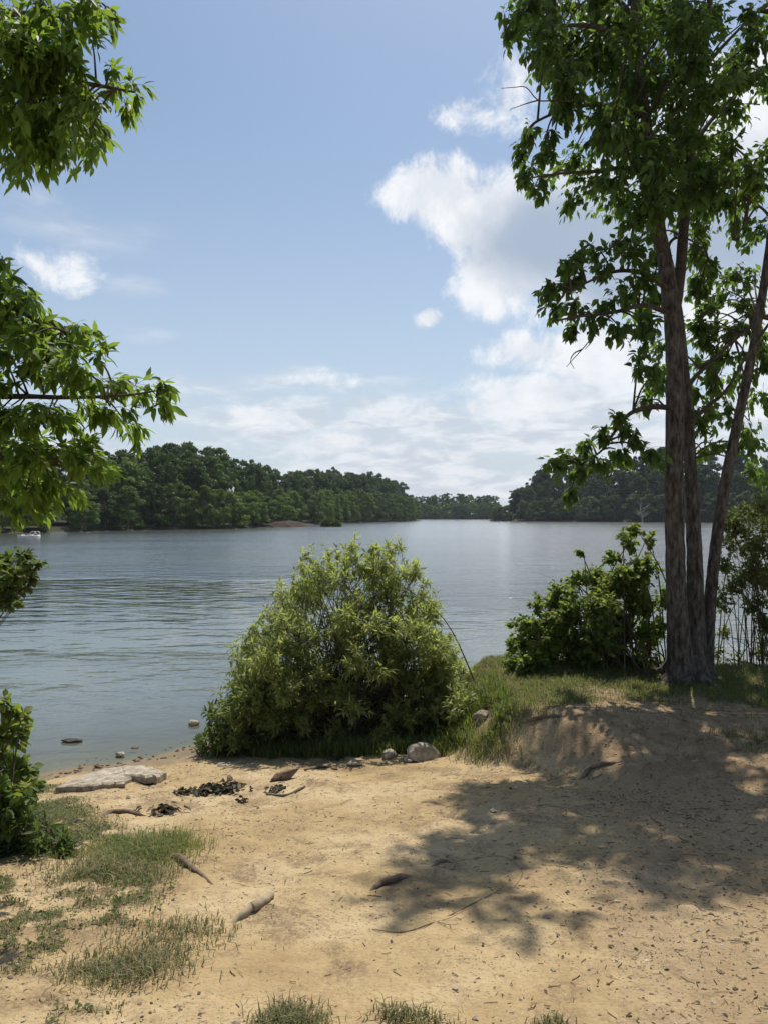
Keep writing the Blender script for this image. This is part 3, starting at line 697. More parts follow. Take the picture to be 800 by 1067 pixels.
root_obj([(445, 906), (457, 899), (468, 894)], [.006, .012, .012], 'root', 'tree_root', 'short root tip just right of the arching root', .6)
root_obj([(598, 818), (612, 804), (628, 798), (650, 791)], [.006, .018, .018, .02], 'root', 'tree_root', 'grey root crossing the shaded slope of the bank', .6)
root_obj([(540, 752), (565, 748), (590, 744)], [.02, .022, .016], 'root', 'tree_root', 'grey root along the top of the eroded bank', .5)
root_obj([(102, 853), (118, 847), (140, 848), (160, 851)], [.016, .02, .014, .006], 'root', 'tree_root', 'dark root below the slabs on the left sand', .5)
root_obj([(318, 803), (335, 800), (352, 802)], [.012, .014, .005], 'root', 'stick', 'dark stick beside the brown wedge stone', .8, 'stick')
root_obj([(278, 828), (298, 829), (318, 820)], [.008, .008, .007], 'root', 'stick', 'bent stick in front of the brown wedge stone', .9, 'stick')
root_obj([(388, 968), (420, 971), (448, 963), (470, 953), (495, 940), (515, 930)], [.0018, .003, .0028, .0016], 'root', 'fallen_twig', 'long thin forked twig lying on the sand', 1.0, 'twig', 6,
         [[(448, 963), (470, 958), (492, 948)], [(455, 960), (468, 966), (478, 966)], [(515, 930), (530, 922), (548, 905)]])
root_obj([(470, 899), (500, 893), (525, 893), (543, 908), (535, 925)], [.0006, .0013, .0008], 'root', 'fallen_twig', 'curved thin twig in the edge of the tree shade', 1.0, 'twig', 6)
root_obj([(415, 757), (425, 765), (430, 776)], [.006, .008, .008], 'palewood', 'stick', 'pale bent stick leaning on the boulder', 6, 'stick')

def leaf_pile(px, py, rx, ry, n, size, label):
    c = G(px, py); s = c[1] / FPX; n = int(n * 2.2)
    q = rng.normal(size=(n, 2)) * .5
    x = c[0] + q[:, 0] * rx * s; y = c[1] + q[:, 1] * ry * s * 3
    pos = np.stack([x, y, height(x, y) + rng.uniform(0.004, .035, n)], 1)
    g = Geo(); ax = np.concatenate([rng.normal(size=(n, 2)), rng.uniform(-.15, .3, (n, 1))], 1)
    put_leaves(g, CURL, pos, ax, unit(np.array([0, 0, 1.0]) + rng.normal(size=(n, 3)) * .6), .62 * size * rng.uniform(.6, 1.3, n))
    tag(g.build('dead_leaves', M['debris'], None, c), label, 'leaves')
leaf_pile(228, 823, 22, 6, 95, .085, 'biggest heap of black dead leaves on the sand')
leaf_pile(172, 846, 16, 5, 34, .085, 'dark leaf scrap nearest the left turf')
leaf_pile(192, 828, 14, 4, 26, .06, 'thin scatter of dark leaves left of the heap')
leaf_pile(288, 824, 10, 4, 26, .06, 'dark leaves caught under the bent stick')
leaf_pile(350, 792, 8, 4, 16, .06, 'dark leaves behind the stick before the bush')
leaf_pile(253, 836, 5, 3, 10, .05, 'small dark leaf bits right of the heap')

# ------------------------------------------------------------------ grass
def scatter(n, x0, x1, y0, y1, keep):
    x = rng.uniform(x0, x1, n); y = rng.uniform(y0, y1, n)
    k = rng.random(n) < keep(x, y); x = x[k]; y = y[k]
    return np.stack([x, y, height(x, y)], 1)
def grass(name, label, p, h0, h1, mat, wid=.0035, lean=(.2, .9)):
    for cx, cy, r in NOGRASS: p = p[~((abs(p[:, 0] - cx) < r * .95) & (p[:, 1] < cy + r * .5) & (p[:, 1] > cy - r - .35 * (rng.random(len(p)) ** .5)))]
    g = Geo(); n = len(p)
    blades(g, p, rng.uniform(h0, h1, n) * rng.uniform(.6, 1.15, n), rng.uniform(*lean, n), wid * rng.uniform(.6, 1.3, n))
    o = g.build(name, M[mat]); tag(o, label, 'grass', kind='stuff'); return o
def keep_bank(x, y):
    m = mound_mask(x, y)
    path = np.exp(-(((y - (6.55 - .10 * (x - 2.0) + .2 * vnoise(x * 2, 5.0))) / .15) ** 2)) * sstep(1.5, 2.0, x)
    n = fbm(x * 1.7 + 7, y * 2.2, 4)
    e = sstep(.5, 1.0, m) * (1 - .9 * path)
    back = sstep(6.25, 7.3, y)
    return e * np.clip(sstep(-.05, .16, n + back * .36 - .08) , 0, 1) * (height(x, y) > .15)
grass('bank_grass', 'shaded green grass on top of the right bank round the tree', scatter(120000, .85, 7.5, 5.6, 10.4, keep_bank), .03, .085, 'grass', .0024, (.4, 1.3))
grass('dry_bank_grass', 'dull straw mixed turf thinning out along the lip of the right bank', scatter(110000, .85, 7.5, 5.3, 10.0, lambda x, y: keep_bank(x, y) * .8 + .10 * sstep(.35, .8, mound_mask(x, y)) * (fbm(x * 4, y * 4, 3) > .08)), .02, .06, 'drygrass', .0022, (.4, 1.3))
def keep_foot(x, y):
    px = 400 + x / y * FPX
    fr = np.interp(x, [-1.8, -1.2, -.3, .3, .8, 1.2], [7.85, 7.5, 7.25, 7.1, 6.9, 7.0]) + .25 * vnoise(x * 3, y * 3)
    return sstep(-.12, .12, y - fr) * (y < fr + 1.2) * (height(x, y) > .05) * (fbm(x * 2, y * 2, 3) + .75)
grass('shore_grass', 'bright tufty grass along the front foot of the rounded bush', scatter(110000, -1.75, 1.15, 6.7, 9.6, keep_foot), .06, .20, 'grass', .0035)
pp = scatter(11000, .35, 1.15, 7.3, 9.6, lambda x, y: np.exp(-((x - .58) / .22) ** 2 - ((y - 8.0) / .5) ** 2))
grass('tall_grass', 'tall bright grass blades at the right foot of the rounded bush', pp, .10, .30, 'grass', .0038, (.5, 1.3))
pp = scatter(9000, .5, 1.3, 6.2, 7.4, lambda x, y: np.exp(-((x - .92) / .16) ** 2 - ((y - 6.75) / .22) ** 2))
grass('shaded_tuft', 'dark grass tuft hanging over the left end of the eroded bank', pp, .07, .20, 'grass', .003, (.5, 1.3))
def keep_left(x, y):
    px = 400 + x / y * FPX; py = HOR + (CAMZ - height(x, y)) / y * FPX
    lim = np.interp(py, [800, 850, 880, 920, 960, 1000, 1040, 1080], [45, 105, 165, 175, 150, 175, 150, 60])
    edge = sstep(25, -45, px - lim)
    n = fbm(x * 3.1 + 2, y * 2.4, 4) * .8 + .5 * fbm(x * 9, y * 8, 2)
    dn = np.interp(py, [800, 900, 940, 1000, 1067], [.62, .66, .50, .34, .2])
    patch = sstep(.02, .22, n + (dn - .45) * .55)
    return np.clip(edge * (patch * .95 + .05 * (py < 960)), 0, 1)
grass('beach_turf', 'patchy low turf creeping over the sand at lower left', scatter(230000, -3.6, -.6, 2.1, 6.8, keep_left), .010, .032, 'drygrass', .0016, (.6, 1.6))
for (px, py, r, n, hh, lab) in ((305, 1064, .05, 900, .045, 'dark grass tuft cut by the bottom edge, left of the middle'), (415, 1060, .04, 220, .035, 'thin dry grass tuft near the bottom middle'),
                        (445, 1064, .04, 160, .03, 'sparse grass tuft low at the bottom middle'), (572, 1066, .03, 130, .035, 'thin green grass sprig at the bottom right'), (130, 1012, .11, 1500, .045, 'dense turf patch with straw coloured blades at lower left'),
                        (150, 885, .16, 3000, .07, 'leafy turf mound above the dark root at left'), (120, 905, .16, 1600, .06, 'thin turf behind the lower left mound'), (185, 972, .12, 800, .035, 'low thin turf patch at left of the pale root stub')):
    c = G(px, min(py, 1066)); q = rng.normal(size=(n, 2)) * [r, r * .8]
    p = np.stack([c[0] + q[:, 0], c[1] + q[:, 1], height(c[0] + q[:, 0], c[1] + q[:, 1])], 1)
    grass('grass_tuft', lab, p, hh * .6, hh * 1.4, 'drygrass' if n < 3000 else 'grass', .0020, (.6, 1.5))
X, Y = np.meshgrid(xs, ys)
tf = np.maximum(np.maximum(keep_left(X, Y) * (X < .5), keep_foot(X, Y) * (X < 1.3) * (X > -2)), keep_bank(X, Y))
at = gr.data.attributes.new('turf', 'FLOAT', 'POINT'); at.data.foreach_set('value', np.clip(tf, 0, 1).astype(np.float32).ravel())
# ground-cover leaves in the turf
p = scatter(75000, -3.6, -.6, 2.1, 6.8, lambda x, y: keep_left(x, y) * .5)
g = Geo(); n = len(p)
put_leaves(g, OVAL, p + [0, 0, .012], np.concatenate([rng.normal(size=(n, 2)), rng.uniform(.1, .7, (n, 1))], 1), unit(np.array([0, 0, 1.0]) + rng.normal(size=(n, 3)) * .4), rng.uniform(.010, .024, n))
tag(g.build('clover', M['weed']), 'tiny clover leaves among the beach turf', 'ground cover', kind='stuff')

def pebbles():
    n = 20000
    x = rng.uniform(-3.2, 4.6, n * 3); y = rng.uniform(2.1, 8.2, n * 3)
    w = np.clip(.22 + 1.3 * fbm(x * 1.2, y * 1.2, 4) + .35 * sstep(.3, 1.8, x), 0, 1)
    k = (rng.random(n * 3) < w) & (height(x, y) > .01); x = x[k][:n]; y = y[k][:n]
    v0 = np.array([(1, 0, 0), (-1, 0, 0), (0, 1, 0), (0, -1, 0), (0, 0, 1), (0, 0, -1), (.7, .7, .3), (-.7, .6, .4), (.6, -.7, .35), (-.65, -.7, .3)], float)
    f0 = np.array([(4, 6, 7), (4, 7, 9), (4, 9, 8), (4, 8, 6), (6, 2, 7), (7, 1, 9), (9, 3, 8), (8, 0, 6), (0, 2, 6), (2, 1, 7), (1, 3, 9), (3, 0, 8)])
    N = len(x); s = rng.lognormal(-5.75, .6, N)
    V = v0[None] * (s[:, None, None] * rng.uniform(.6, 1.3, (N, 10, 1))) * np.array([1, .8, .6])
    a = rng.uniform(0, 6.28, N); ca, sa = np.cos(a)[:, None], np.sin(a)[:, None]
    V = np.stack([V[..., 0] * ca - V[..., 1] * sa, V[..., 0] * sa + V[..., 1] * ca, V[..., 2]], -1) + np.stack([x, y, height(x, y) + s * .2], 1)[:, None]
    g = Geo(); g.add(V.reshape(-1, 3), [(f0[None] + (np.arange(N) * 10)[:, None, None]).reshape(-1, 3)])
    m, t = material('mixed_pebble')
    isl = t.n('ShaderNodeNewGeometry').outputs['Random Per Island']
    b = t.n('ShaderNodeBsdfPrincipled', {'Base Color': t.ramp(isl, [(0, (.10, .075, .055)), (.45, (.22, .165, .115)), (.8, (.34, .27, .19)), (1, (.48, .42, .34))]), 'Roughness': .9, 'Specular IOR Level': .2})
    t.n('ShaderNodeOutputMaterial', {0: b.outputs[0]})
    tag(g.build('pebbles', m, smooth=False), 'small loose pebbles and crumbs of earth over the sand', 'pebbles', kind='stuff')
pebbles()
def strand():
    g = Geo(); n = 90
    for k in range(n):
        x = rng.uniform(-3.1, -1.6); ys_ = float(np.interp(x, SX, SY)); y = ys_ + rng.normal() * .22 - .1
        v, f = rock_geo((rng.uniform(.012, .04), rng.uniform(.012, .035), rng.uniform(.008, .018)), 100 + k, 1)
        a = rng.uniform(0, 6.28); v = np.stack([v[:, 0] * math.cos(a) - v[:, 1] * math.sin(a), v[:, 0] * math.sin(a) + v[:, 1] * math.cos(a), v[:, 2]], 1)
        g.add(v + [x, y, float(height(x, y)) + .004], [f])
    tag(g.build('strand_pebbles', M['brownrock'], smooth=False), 'loose small stones washed along the waterline at left', 'pebbles', kind='stuff')
strand()
def litter():
    n = 26000
    x = rng.uniform(-2.6, 5, n); y = rng.uniform(2.1, 7.6, n)
    w = np.clip(.13 + .9 * sstep(.4, 2.0, x - .1 * (y - 4)) * (fbm(x * 1.3 + 4, y * 1.3, 3) + .42), 0, 1)
    k = (rng.random(n) < w) & (height(x, y) > .05); x = x[k]; y = y[k]; N = len(x)
    a = rng.uniform(0, 6.28, N); d = np.stack([np.cos(a), np.sin(a), 0 * a], 1); L = rng.lognormal(-4.55, .5, N)[:, None]
    p0 = np.stack([x, y, height(x, y)], 1)
    def on(q): q = q.copy(); q[:, 2] = height(q[:, 0], q[:, 1]) + .003; return q
    pts = np.stack([on(p0 - d * L), on(p0 + rng.normal(size=(N, 3)) * L * .15), on(p0 + d * L)], 1)
    g = Geo(); tubes(g, pts, np.full((N, 3), .0013) * rng.uniform(.5, 1.5, (N, 1)), 3)
    n2 = 4500; i = rng.integers(0, N, n2)
    put_leaves(g, OVAL, p0[i] + np.concatenate([rng.normal(size=(n2, 2)) * .1, np.full((n2, 1), .006)], 1), np.concatenate([rng.normal(size=(n2, 2)), rng.uniform(-.1, .35, (n2, 1))], 1), unit(np.array([0, 0, 1.0]) + rng.normal(size=(n2, 3)) * .35), rng.uniform(.007, .022, n2))
    m = leaf_mat('dry_litter', (.05, .035, .025), (.14, .10, .07), (.06, .05, .03), .1, .8, dry=(.25, .19, .12))
    tag(g.build('leaf_litter', m), 'dry twigs and leaf crumbs strewn over the shaded slope', 'litter', kind='stuff')
litter()

# ------------------------------------------------------------------ far woods
def tree_meshes(seed, kind):
    """a unit-high tree: crown mesh data and trunk mesh data"""
    r = np.random.default_rng(seed)
    lobes = []
    nl = 48
    for k in range(nl):
        t = r.uniform(.06, .95) if kind != 'tall' else r.uniform(.15, .96)
        prof = {'round': np.interp(t, [.05, .3, .6, .85, 1], [.28, .34, .33, .24, .10]), 'tall': np.interp(t, [.25, .45, .7, .9, 1], [.18, .27, .28, .19, .07]), 'full': np.interp(t, [.02, .2, .5, .8, 1], [.34, .36, .32, .22, .07])}[kind]
        a = r.uniform(0, 6.28); q = prof * math.sqrt(r.uniform(.15, 1)); s = r.uniform(.065, .12) * (1.2 - .55 * t)
        lobes.append((q * math.cos(a), q * math.sin(a), min(t, 1 - s), s))
    pos = []; nor = []
    for (x, y, z, s) in lobes:
        n = int(250 * (s / .1) ** 2)
        d = unit(r.normal(size=(n, 3))); d[:, 2] = np.where(d[:, 2] < -.3, -d[:, 2], d[:, 2])
        rad = s * r.uniform(.55, 1.12, (n, 1))
        pos.append(np.array([x, y, z]) + d * rad * [1.15, 1.15, .85]); nor.append(unit(d + r.normal(size=(n, 3)) * .55))
    pos = np.concatenate(pos); nor = np.concatenate(nor); n = len(pos)
    ax = unit(np.cross(nor, r.normal(size=(n, 3)))); sd = np.cross(nor, ax)
    sz = r.uniform(.010, .021, n)[:, None]
    V = np.stack([pos - ax * sz, pos + sd * sz * .8 - nor * sz * .3, pos + ax * sz * 1.1, pos - sd * sz * .8 - nor * sz * .25], 1).reshape(-1, 3)
    g = Geo(); g.add(V, [np.arange(n * 4).reshape(n, 4)])
    w = Geo()
    tube(w, [(0, 0, -.06), (.004, 0, .2), (-.006, .004, .5), (.004, 0, .85)], [.020, .015, .010, .003], 6, 4, False)
    for k in range(7):
        x, y, z, s = lobes[k * 3 + 1]
        tube(w, [(0, 0, z * .6), (x * .5, y * .5, z * .75), (x, y, z)], [.008, .005, .003], 4, 3, False)
    return g, w
protos = []
for i, kind in enumerate(['round', 'full', 'tall', 'round', 'full', 'tall']):
    g, w = tree_meshes(50 + i, kind)
    co = g.build('crown', M['wood']); wo = w.build('trunk', M['woodbark'])
    protos.append((co, wo))
SKY_L = ([-300, 0, 60, 130, 190, 230, 270, 300, 345, 390, 420, 440, 520], [440, 452, 468, 463, 459, 468, 481, 490, 487, 493, 501, 511, 520])
SKY_R = ([480, 512, 525, 540, 560, 600, 640, 700, 800, 1100], [517, 513, 509, 496, 488, 478, 470, 466, 465, 455])
SKY_C = ([400, 440, 470, 500, 540], [514, 516, 513, 514, 512])
def far_tree(x, y, top_py, lo, hi, wid, tint, label, group, name='tree', parts=True, kinds=None):
    z0 = float(height(x, y)); 
    top = CAMZ + (HOR - top_py) / FPX * y
    h = float(np.clip(top - z0, lo, hi))
    k = int(rng.choice(kinds)) if kinds else int(rng.integers(len(protos)))
    co, wo = protos[k]
    root = empty(name, (x, y, z0 - .1)); tag(root, label, 'tree', group)
    sw = h * wid * rng.uniform(.85, 1.25)
    root.scale = (sw, sw, h); root.rotation_euler = (0, 0, rng.uniform(0, 6.28))
    for src in (co, wo):
        c = src.copy(); col.objects.link(c); c.parent = root
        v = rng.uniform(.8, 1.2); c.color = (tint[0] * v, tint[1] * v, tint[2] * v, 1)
    return root
def walk(poly, step, jitter=.35):
    poly = np.array(poly, float); seg = np.linalg.norm(np.diff(poly, axis=0), axis=1); s = np.concatenate([[0], np.cumsum(seg)])
    out = []; t = step * .3
    while t < s[-1]:
        i = np.searchsorted(s, t) - 1; i = max(0, min(i, len(seg) - 1)); f = (t - s[i]) / seg[i]
        p = poly[i] * (1 - f) + poly[i + 1] * f; d = (poly[i + 1] - poly[i]) / seg[i]
        out.append((p, d)); t += step * rng.uniform(1 - jitter, 1 + jitter)
    return out
ntree = 0
LP = [(-57, 98), (-54, 106), (-43, 126), (-29, 144), (-21, 172)]
LP2 = [(-24, 192), (-8, 260), (11, 336), (18, 420)]
RP = [(160, 218), (126, 252), (86, 288), (48, 330), (47, 345), (60, 395)]
CP = [(16, 505), (76, 505)]
def row(poly, off, step, frac, skyl, lo, hi, wid, tints, label, group, jit=2.0, **kw):
    global ntree
    for p, d in walk(poly, step):
        nrm = np.array([-d[1], d[0]]) * (1 if off >= 0 else -1)
        q = p + nrm * (abs(off) + rng.uniform(-jit, jit) * .5) + d * rng.uniform(-1, 1)
        px = 400 + q[0] / q[1] * FPX
        sky = np.interp(px, *skyl)
        tp = HOR - (HOR - sky) * frac * rng.uniform(.9, 1.04)
        i = int(rng.integers(len(tints)))
        lab = label[i] if isinstance(label, (list, tuple)) else label
        grp = group[i] if isinstance(group, (list, tuple)) else group
        far_tree(q[0], q[1], tp, lo, hi, wid, tints[i], lab, grp, **kw); ntree += 1
DK = (.78, .86, .72); MD = (1.1, 1.15, .85); LT = (1.8, 1.75, 1.1); BL_HAZE = (.42, .54, .66)  # last tint paints haze and back light into the right wood's leaves
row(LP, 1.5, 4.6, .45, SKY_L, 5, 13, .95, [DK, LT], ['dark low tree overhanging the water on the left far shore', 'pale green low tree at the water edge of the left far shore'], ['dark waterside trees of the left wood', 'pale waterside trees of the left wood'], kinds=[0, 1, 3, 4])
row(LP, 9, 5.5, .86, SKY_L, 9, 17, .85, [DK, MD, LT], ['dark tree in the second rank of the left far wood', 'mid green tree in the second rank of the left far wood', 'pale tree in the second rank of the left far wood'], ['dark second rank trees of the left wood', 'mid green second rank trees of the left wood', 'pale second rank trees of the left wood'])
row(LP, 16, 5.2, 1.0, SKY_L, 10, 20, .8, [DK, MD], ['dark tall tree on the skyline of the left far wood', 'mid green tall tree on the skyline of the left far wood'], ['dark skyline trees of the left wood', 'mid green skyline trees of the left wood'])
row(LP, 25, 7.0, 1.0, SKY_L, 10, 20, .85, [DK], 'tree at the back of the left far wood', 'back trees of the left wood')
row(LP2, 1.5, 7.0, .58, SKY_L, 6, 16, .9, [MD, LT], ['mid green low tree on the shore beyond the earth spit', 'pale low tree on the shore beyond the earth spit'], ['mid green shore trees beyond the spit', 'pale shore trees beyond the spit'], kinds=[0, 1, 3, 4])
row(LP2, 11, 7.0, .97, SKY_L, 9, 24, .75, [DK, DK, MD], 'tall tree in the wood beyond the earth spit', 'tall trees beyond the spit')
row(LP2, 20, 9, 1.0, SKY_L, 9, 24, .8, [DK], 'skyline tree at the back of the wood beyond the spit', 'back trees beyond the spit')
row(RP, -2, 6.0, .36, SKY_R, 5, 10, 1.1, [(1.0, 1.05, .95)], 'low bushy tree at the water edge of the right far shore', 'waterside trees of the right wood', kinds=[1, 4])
row(RP, -11, 7.0, .72, SKY_R, 10, 21, .75, [BL_HAZE, DK], ['dark blue green tree on the lower slope of the right far wood', 'dark tree on the lower slope of the right far wood'], ['blue green lower trees of the right wood', 'dark lower trees of the right wood'])
row(RP, -22, 8.0, .95, SKY_R, 10, 26, .7, [BL_HAZE], 'dark tree high on the slope of the right far wood', 'upper trees of the right wood')
row(RP, -38, 10.5, 1.0, SKY_R, 10, 26, .75, [BL_HAZE], 'dark skyline tree of the right far wood', 'skyline trees of the right wood')
row(CP, 2, 4.6, .6, SKY_C, 6, 20, .95, [(2.3, 2.2, 1.5), (1.6, 1.7, 1.3)], ['pale tree at the far end of the lake', 'mid green tree at the far end of the lake'], ['pale trees at the far end', 'mid green trees at the far end'])  # tints lightened to put distance haze into the leaf colour
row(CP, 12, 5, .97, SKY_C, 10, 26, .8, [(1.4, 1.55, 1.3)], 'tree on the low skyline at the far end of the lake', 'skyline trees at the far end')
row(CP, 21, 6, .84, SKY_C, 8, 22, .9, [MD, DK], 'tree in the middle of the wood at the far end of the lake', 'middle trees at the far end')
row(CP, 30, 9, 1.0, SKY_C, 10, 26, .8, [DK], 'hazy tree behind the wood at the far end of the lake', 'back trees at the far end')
for co, wo in protos:
    bpy.data.objects.remove(co); bpy.data.objects.remove(wo)
print('far trees', ntree, 'verts', {o.name: len(o.data.vertices) for o in bpy.data.objects if o.type == 'MESH' and len(o.data.vertices) > 60000})

# earth spit, islets, dead tree, boats
def earth_spit():
    x0, x1, y = -29.0, -16.3, 168.0
    u = np.linspace(-1, 1, 60); v = np.linspace(-1, 1, 24); U, V = np.meshgrid(u, v)
    Xs = (x0 + x1) / 2 + U * (x1 - x0) / 2; Ys = y + V * 3.2
    Zs = 2.2 * np.clip(1 - np.abs(U) ** 2.6, 0, 1) ** .6 * np.clip(1 - V ** 2, 0, 1) * (.75 + .35 * U * .4) + .5 * fbm(Xs * .7, Ys * .7, 4) - .35
    i = np.arange(U.size).reshape(U.shape); F = np.stack([i[:-1, :-1], i[:-1, 1:], i[1:, 1:], i[1:, :-1]], -1).reshape(-1, 4)
    g = Geo(); g.add(np.stack([Xs, Ys, Zs], -1), [F])
    o = g.build('earth_spit', M['dirt'], None, ((x0 + x1) / 2, y, 0)); tag(o, 'bare brown earth spit running into the lake before the left wood', 'spit', kind='structure')
earth_spit()
for (px, lab, s) in ((340, 'small round bush on the left islet out in the lake', 1.6), (350, 'smaller bush on the right islet out in the lake', 1.3)):
    D = 172; x = (px - 400) / FPX * D
    g = Geo(); v, f = rock_geo((1.3, 1.0, .5), px); g.add(v, [f])
    root = empty('islet_bush', (x, D, 0)); tag(root, lab, 'bush')
    g.build('mud_mound', M['dirt'], root)
    lf = Geo(); n = 900; d = unit(rng.normal(size=(n, 3))); d[:, 2] = abs(d[:, 2])
    put_leaves(lf, OVAL, d * [1.1, .9, s] * rng.uniform(.5, 1.05, (n, 1)), unit(d + rng.normal(size=(n, 3)) * .6), unit(rng.normal(size=(n, 3))), rng.uniform(.25, .45, n))
    lo = lf.build('foliage', M['wood'], root); lo.color = (1.1, 1.1, .9, 1)
def snag():
    D = 268; b = P(668, 541, D); b[2] = float(height(b[0], b[1]))
    g = Geo(); h = 9.0
    tube(g, [b, b + [.3, 0, 3], b + [-.4, 0, 6], b + [-.2, 0, h]], [.35, .28, .2, .06], 6, 5)
    for k in range(9):
        z = rng.uniform(3, 8); a = rng.choice([-1, 1]); L = rng.uniform(1.2, 3)
        tube(g, [b + [0, -.5, z], b + [a * L * .5, -1, z + .7], b + [a * L, -1.2, z + 1.9]], [.13, .09, .04], 4, 4)
    tag(g.build('dead_tree', M['snag'], None, b), 'pale leafless dead tree before the right far wood', 'tree')
snag()
def boat(px, py, L, label, canopy=False, rot=0.0, cabin=False):
    D = CAMZ * FPX / (py - HOR); base = np.array([(px - 400) / FPX * D, D, 0])
    root = empty('boat', base); root.rotation_euler = (0, 0, rot); tag(root, label, 'boat')
    g = Geo(); st = np.linspace(-1, 1, 13); secs = []
    for s in st:
        wd = .62 * (1 - max(0, s) ** 2.4 * .95) * (1 - .15 * max(0, -s)); sh = .17 + .10 * s * s
        secs.append([(s * L / 2, -wd, sh), (s * L / 2, -wd * .8, -.1), (s * L / 2, 0, -.22), (s * L / 2, wd * .8, -.1), (s * L / 2, wd, sh), (s * L / 2, wd * .85, sh), (s * L / 2, wd * .6, .05), (s * L / 2, -wd * .6, .05), (s * L / 2, -wd * .85, sh)])
    V = np.array(secs); n, m = V.shape[:2]; i = np.arange(n * m).reshape(n, m); j = np.roll(i, -1, 1)
    g.add(V.reshape(-1, 3), [np.stack([i[:-1], j[:-1], j[1:], i[1:]], -1).reshape(-1, 4), i[:1, ::-1], i[-1:]])
    g.build('hull', M['white'], root)
    s = Geo(); 
    for x in (-.25, .2):
        b = np.array([(x * L - .12, -.5, .28), (x * L + .12, -.5, .28), (x * L + .12, .5, .28), (x * L - .12, .5, .28)])
        V = np.concatenate([b, b + [0, 0, .05]]); s.add(V, [np.array([(3, 2, 1, 0), (4, 5, 6, 7), (0, 1, 5, 4), (1, 2, 6, 5), (2, 3, 7, 6), (3, 0, 4, 7)])])
    s.build('seat', M['palewood'], root)
    if canopy:
        c = Geo()
        for y in (-.5, .5): tube(c, [(-L * .3, y, .36), (-L * .2, y, .56), (0, y, .64), (L * .2, y, .56), (L * .3, y, .36)], [.045] * 5, 6, 4)
        c.build('canopy_frame', M['white'], root)
boat(27, 559.5, 1.4, 'low cream white boat beside the left wood, nearer the left edge')
boat(37, 559.5, 1.2, 'white boat with arched frame beside the left wood', canopy=True)
boat(516, 544.2, 4.2, 'white boat moored off the point of the right far shore')
rock(257, 550.3, 1.2, .8, .35, 'rock', 'pale boulder in the water at the near end of the earth spit', seed=31, water=True)

# ------------------------------------------------------------------ haze
import bmesh
bm = bmesh.new(); bmesh.ops.create_cube(bm, size=1)
me = bpy.data.meshes.new('haze'); bm.to_mesh(me); bm.free()
hz = bpy.data.objects.new('haze', me); col.objects.link(hz)
hz.scale = (1840, 1090, 66); hz.location = (0, 475, 30)
tag(hz, 'thin pale summer haze over the lake', kind='stuff')
m, t = material('haze_air')
vol = t.n('ShaderNodeVolumePrincipled', {'Color': (.80, .88, 1.0, 1), 'Density': .00014, 'Anisotropy': .2})
o = t.n('ShaderNodeOutputMaterial'); t.t.links.new(vol.outputs[0], o.inputs['Volume'])
me.materials.append(m)

# ------------------------------------------------------------------ sky, sun, camera
wd = bpy.data.worlds.new('World'); sc.world = wd; wd.use_nodes = True
t = NT(wd.node_tree)
sky = t.n('ShaderNodeTexSky', sky_type='NISHITA', sun_disc=False, sun_elevation=SUN_EL, sun_rotation=SUN_AZ, air_density=1.0, dust_density=1.6, ozone_density=1.0, altitude=100).outputs[0]
BG = .10
d = t.n('ShaderNodeVectorMath', {0: t.n('ShaderNodeTexCoord').outputs['Generated']}, operation='NORMALIZE').outputs[0]
xyz = t.n('ShaderNodeSeparateXYZ', {0: d}); x, y, z = xyz.outputs
az = t.m('ARCTAN2', x, y); el = t.m('ARCSINE', z)
ae = t.n('ShaderNodeCombineXYZ', {0: az, 1: el, 2: 0.0}).outputs[0]
def AE(px, py):
    a = math.atan((px - 400) / FPX); return a, math.atan((HOR - py) / FPX * math.cos(a))
nb = t.noise(ae, 12, 10, .66, .3); nb2 = t.noise(ae, 5.0, 6, .55, .3)
st = t.n('ShaderNodeVectorMath', {0: ae, 1: (1, 3.4, 1)}, operation='MULTIPLY').outputs[0]
ns = t.noise(st, 6.5, 9, .62, .35); ns2 = t.noise(st, 16, 7, .6, .4)
def field(blobs):
    f = None
    for px, py, rx, ry, w in blobs:
        a, e = AE(px, py)
        u = t.m('MULTIPLY', t.m('SUBTRACT', az, a), FPX / rx); v = t.m('MULTIPLY', t.m('SUBTRACT', el, e), FPX / ry)
        dd = t.m('SQRT', t.m('ADD', t.m('MULTIPLY', u, u), t.m('MULTIPLY', v, v)))
        b = t.m('MULTIPLY', t.m('SUBTRACT', 1.0, dd), w)
        f = b if f is None else t.m('MAXIMUM', f, b)
    return t.m('MAXIMUM', f, -1.0)
puff = field([(455, 200, 70, 42, 1), (505, 225, 75, 55, 1), (545, 270, 95, 62, 1.1), (610, 260, 110, 90, 1.1), (720, 240, 120, 130, 1.1), (800, 130, 110, 80, 1), (860, 300, 150, 130, 1),
              (528, 92, 40, 42, .55), (500, 118, 42, 20, .45), (448, 331, 19, 13, .8), (44, 277, 46, 22, .42), (555, 365, 62, 24, .8), (640, 375, 90, 50, .9), (285, 434, 48, 12, .7), (345, 462, 60, 16, .7), (560, 408, 110, 24, .75), (500, 425, 120, 22, .55), (330, 395, 60, 12, .35)])
cum = t.smooth(t.m('ADD', puff, t.m('MULTIPLY', t.m('SUBTRACT', nb, .5), 2.1)), .02, .50)
# streaky layer low over the horizon, thicker to the right
band = t.m('MULTIPLY', t.smooth(el, .23, .09), t.smooth(az, -.42, .12, .42, 1.0))
low = t.m('MULTIPLY', t.smooth(t.m('ADD', ns, t.m('MULTIPLY', band, .34)), .56, .84), t.smooth(el, .26, .14))
wisp = t.m('MULTIPLY', t.smooth(t.m('ADD', field([(85, 243, 110, 22, .5), (140, 300, 45, 16, .5), (155, 348, 60, 14, .45), (40, 205, 50, 40, .4), (300, 400, 110, 25, .5), (330, 430, 130, 40, .5)]), t.m('MULTIPLY', t.m('SUBTRACT', ns, .5), 1.2)), .0, .7), .45)
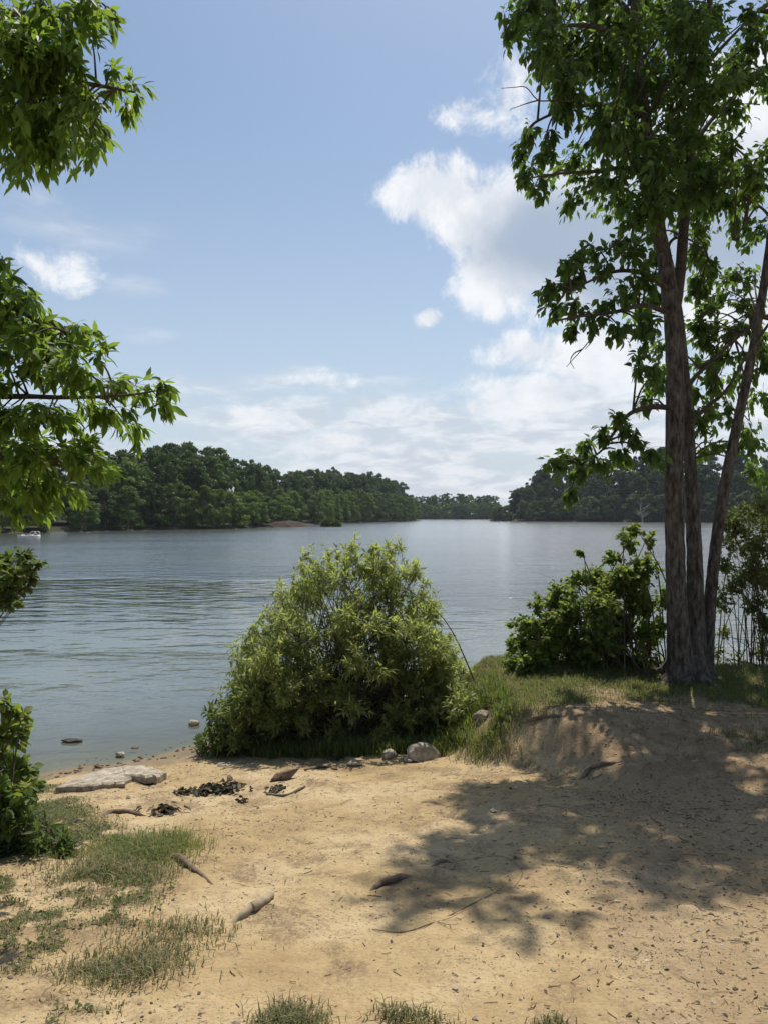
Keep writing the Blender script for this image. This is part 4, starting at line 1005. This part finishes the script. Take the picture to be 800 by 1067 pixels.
# thick cloud is grey underneath, away from the sun
shade = t.m('MULTIPLY', t.smooth(t.m('ADD', field([(575, 250, 120, 70, 1.3), (640, 265, 120, 90, 1.3), (760, 240, 90, 80, .8)]), t.m('MULTIPLY', t.m('SUBTRACT', nb2, .5), 1.6)), .0, .75), .95)
k = 1 / BG
white = (.80 * k, .815 * k, .84 * k); grey = (.33 * k, .40 * k, .51 * k)
ccol = t.mix(shade, white, grey)
ccol = t.mix(t.m('MULTIPLY', t.smooth(nb, .62, .40), t.m('MULTIPLY', t.smooth(puff, .15, .5), .3)), ccol, grey)
lcol = t.mix(t.smooth(ns2, .40, .62), (.52 * k, .57 * k, .64 * k), (.74 * k, .76 * k, .79 * k))
skyc = t.mix(1.0, sky, (.80, .915, .97), 'MULTIPLY')
# milky summer air: whitening towards the horizon
skyc = t.mix(t.smooth(el, .55, .0, .06, .62), skyc, (.55 * k, .62 * k, .70 * k))
c = t.mix(wisp, skyc, lcol)
c = t.mix(t.m('MULTIPLY', low, .85), c, lcol)
c = t.mix(t.m('MULTIPLY', cum, t.smooth(el, .06, .22, .6, .96)), c, ccol)
bg = t.n('ShaderNodeBackground', {0: c, 1: BG})
t.n('ShaderNodeOutputWorld', {0: bg.outputs[0]})

sun = bpy.data.lights.new('sun', 'SUN'); sun.energy = 4.6; sun.angle = R(.53); sun.color = (1, .94, .84)
so = bpy.data.objects.new('sun', sun); col.objects.link(so)
so.rotation_euler = (R(90) - SUN_EL, 0, math.pi - SUN_AZ)

cam = bpy.data.cameras.new('camera'); co = bpy.data.objects.new('camera', cam); col.objects.link(co)
cam.sensor_fit = 'VERTICAL'; cam.sensor_height = 24; cam.lens = 24 * FPX / 1067
cam.clip_end = 4000; cam.clip_start = .05
co.location = (0, 0, CAMZ); co.rotation_euler = (R(90) + math.atan((HOR - 533.5) / FPX), 0, 0)
sc.camera = co
sc.view_settings.view_transform = 'Standard'; sc.view_settings.look = 'None'; sc.view_settings.exposure = .25; sc.view_settings.gamma = 1
cy = sc.cycles if hasattr(sc, 'cycles') else None
sc.render.engine = 'CYCLES'; cy = sc.cycles
cy.use_denoising = True; cy.max_bounces = 7; cy.diffuse_bounces = 3; cy.glossy_bounces = 3; cy.transmission_bounces = 3; cy.transparent_max_bounces = 10; cy.volume_bounces = 0; cy.sample_clamp_direct = 10; cy.sample_clamp_indirect = 5
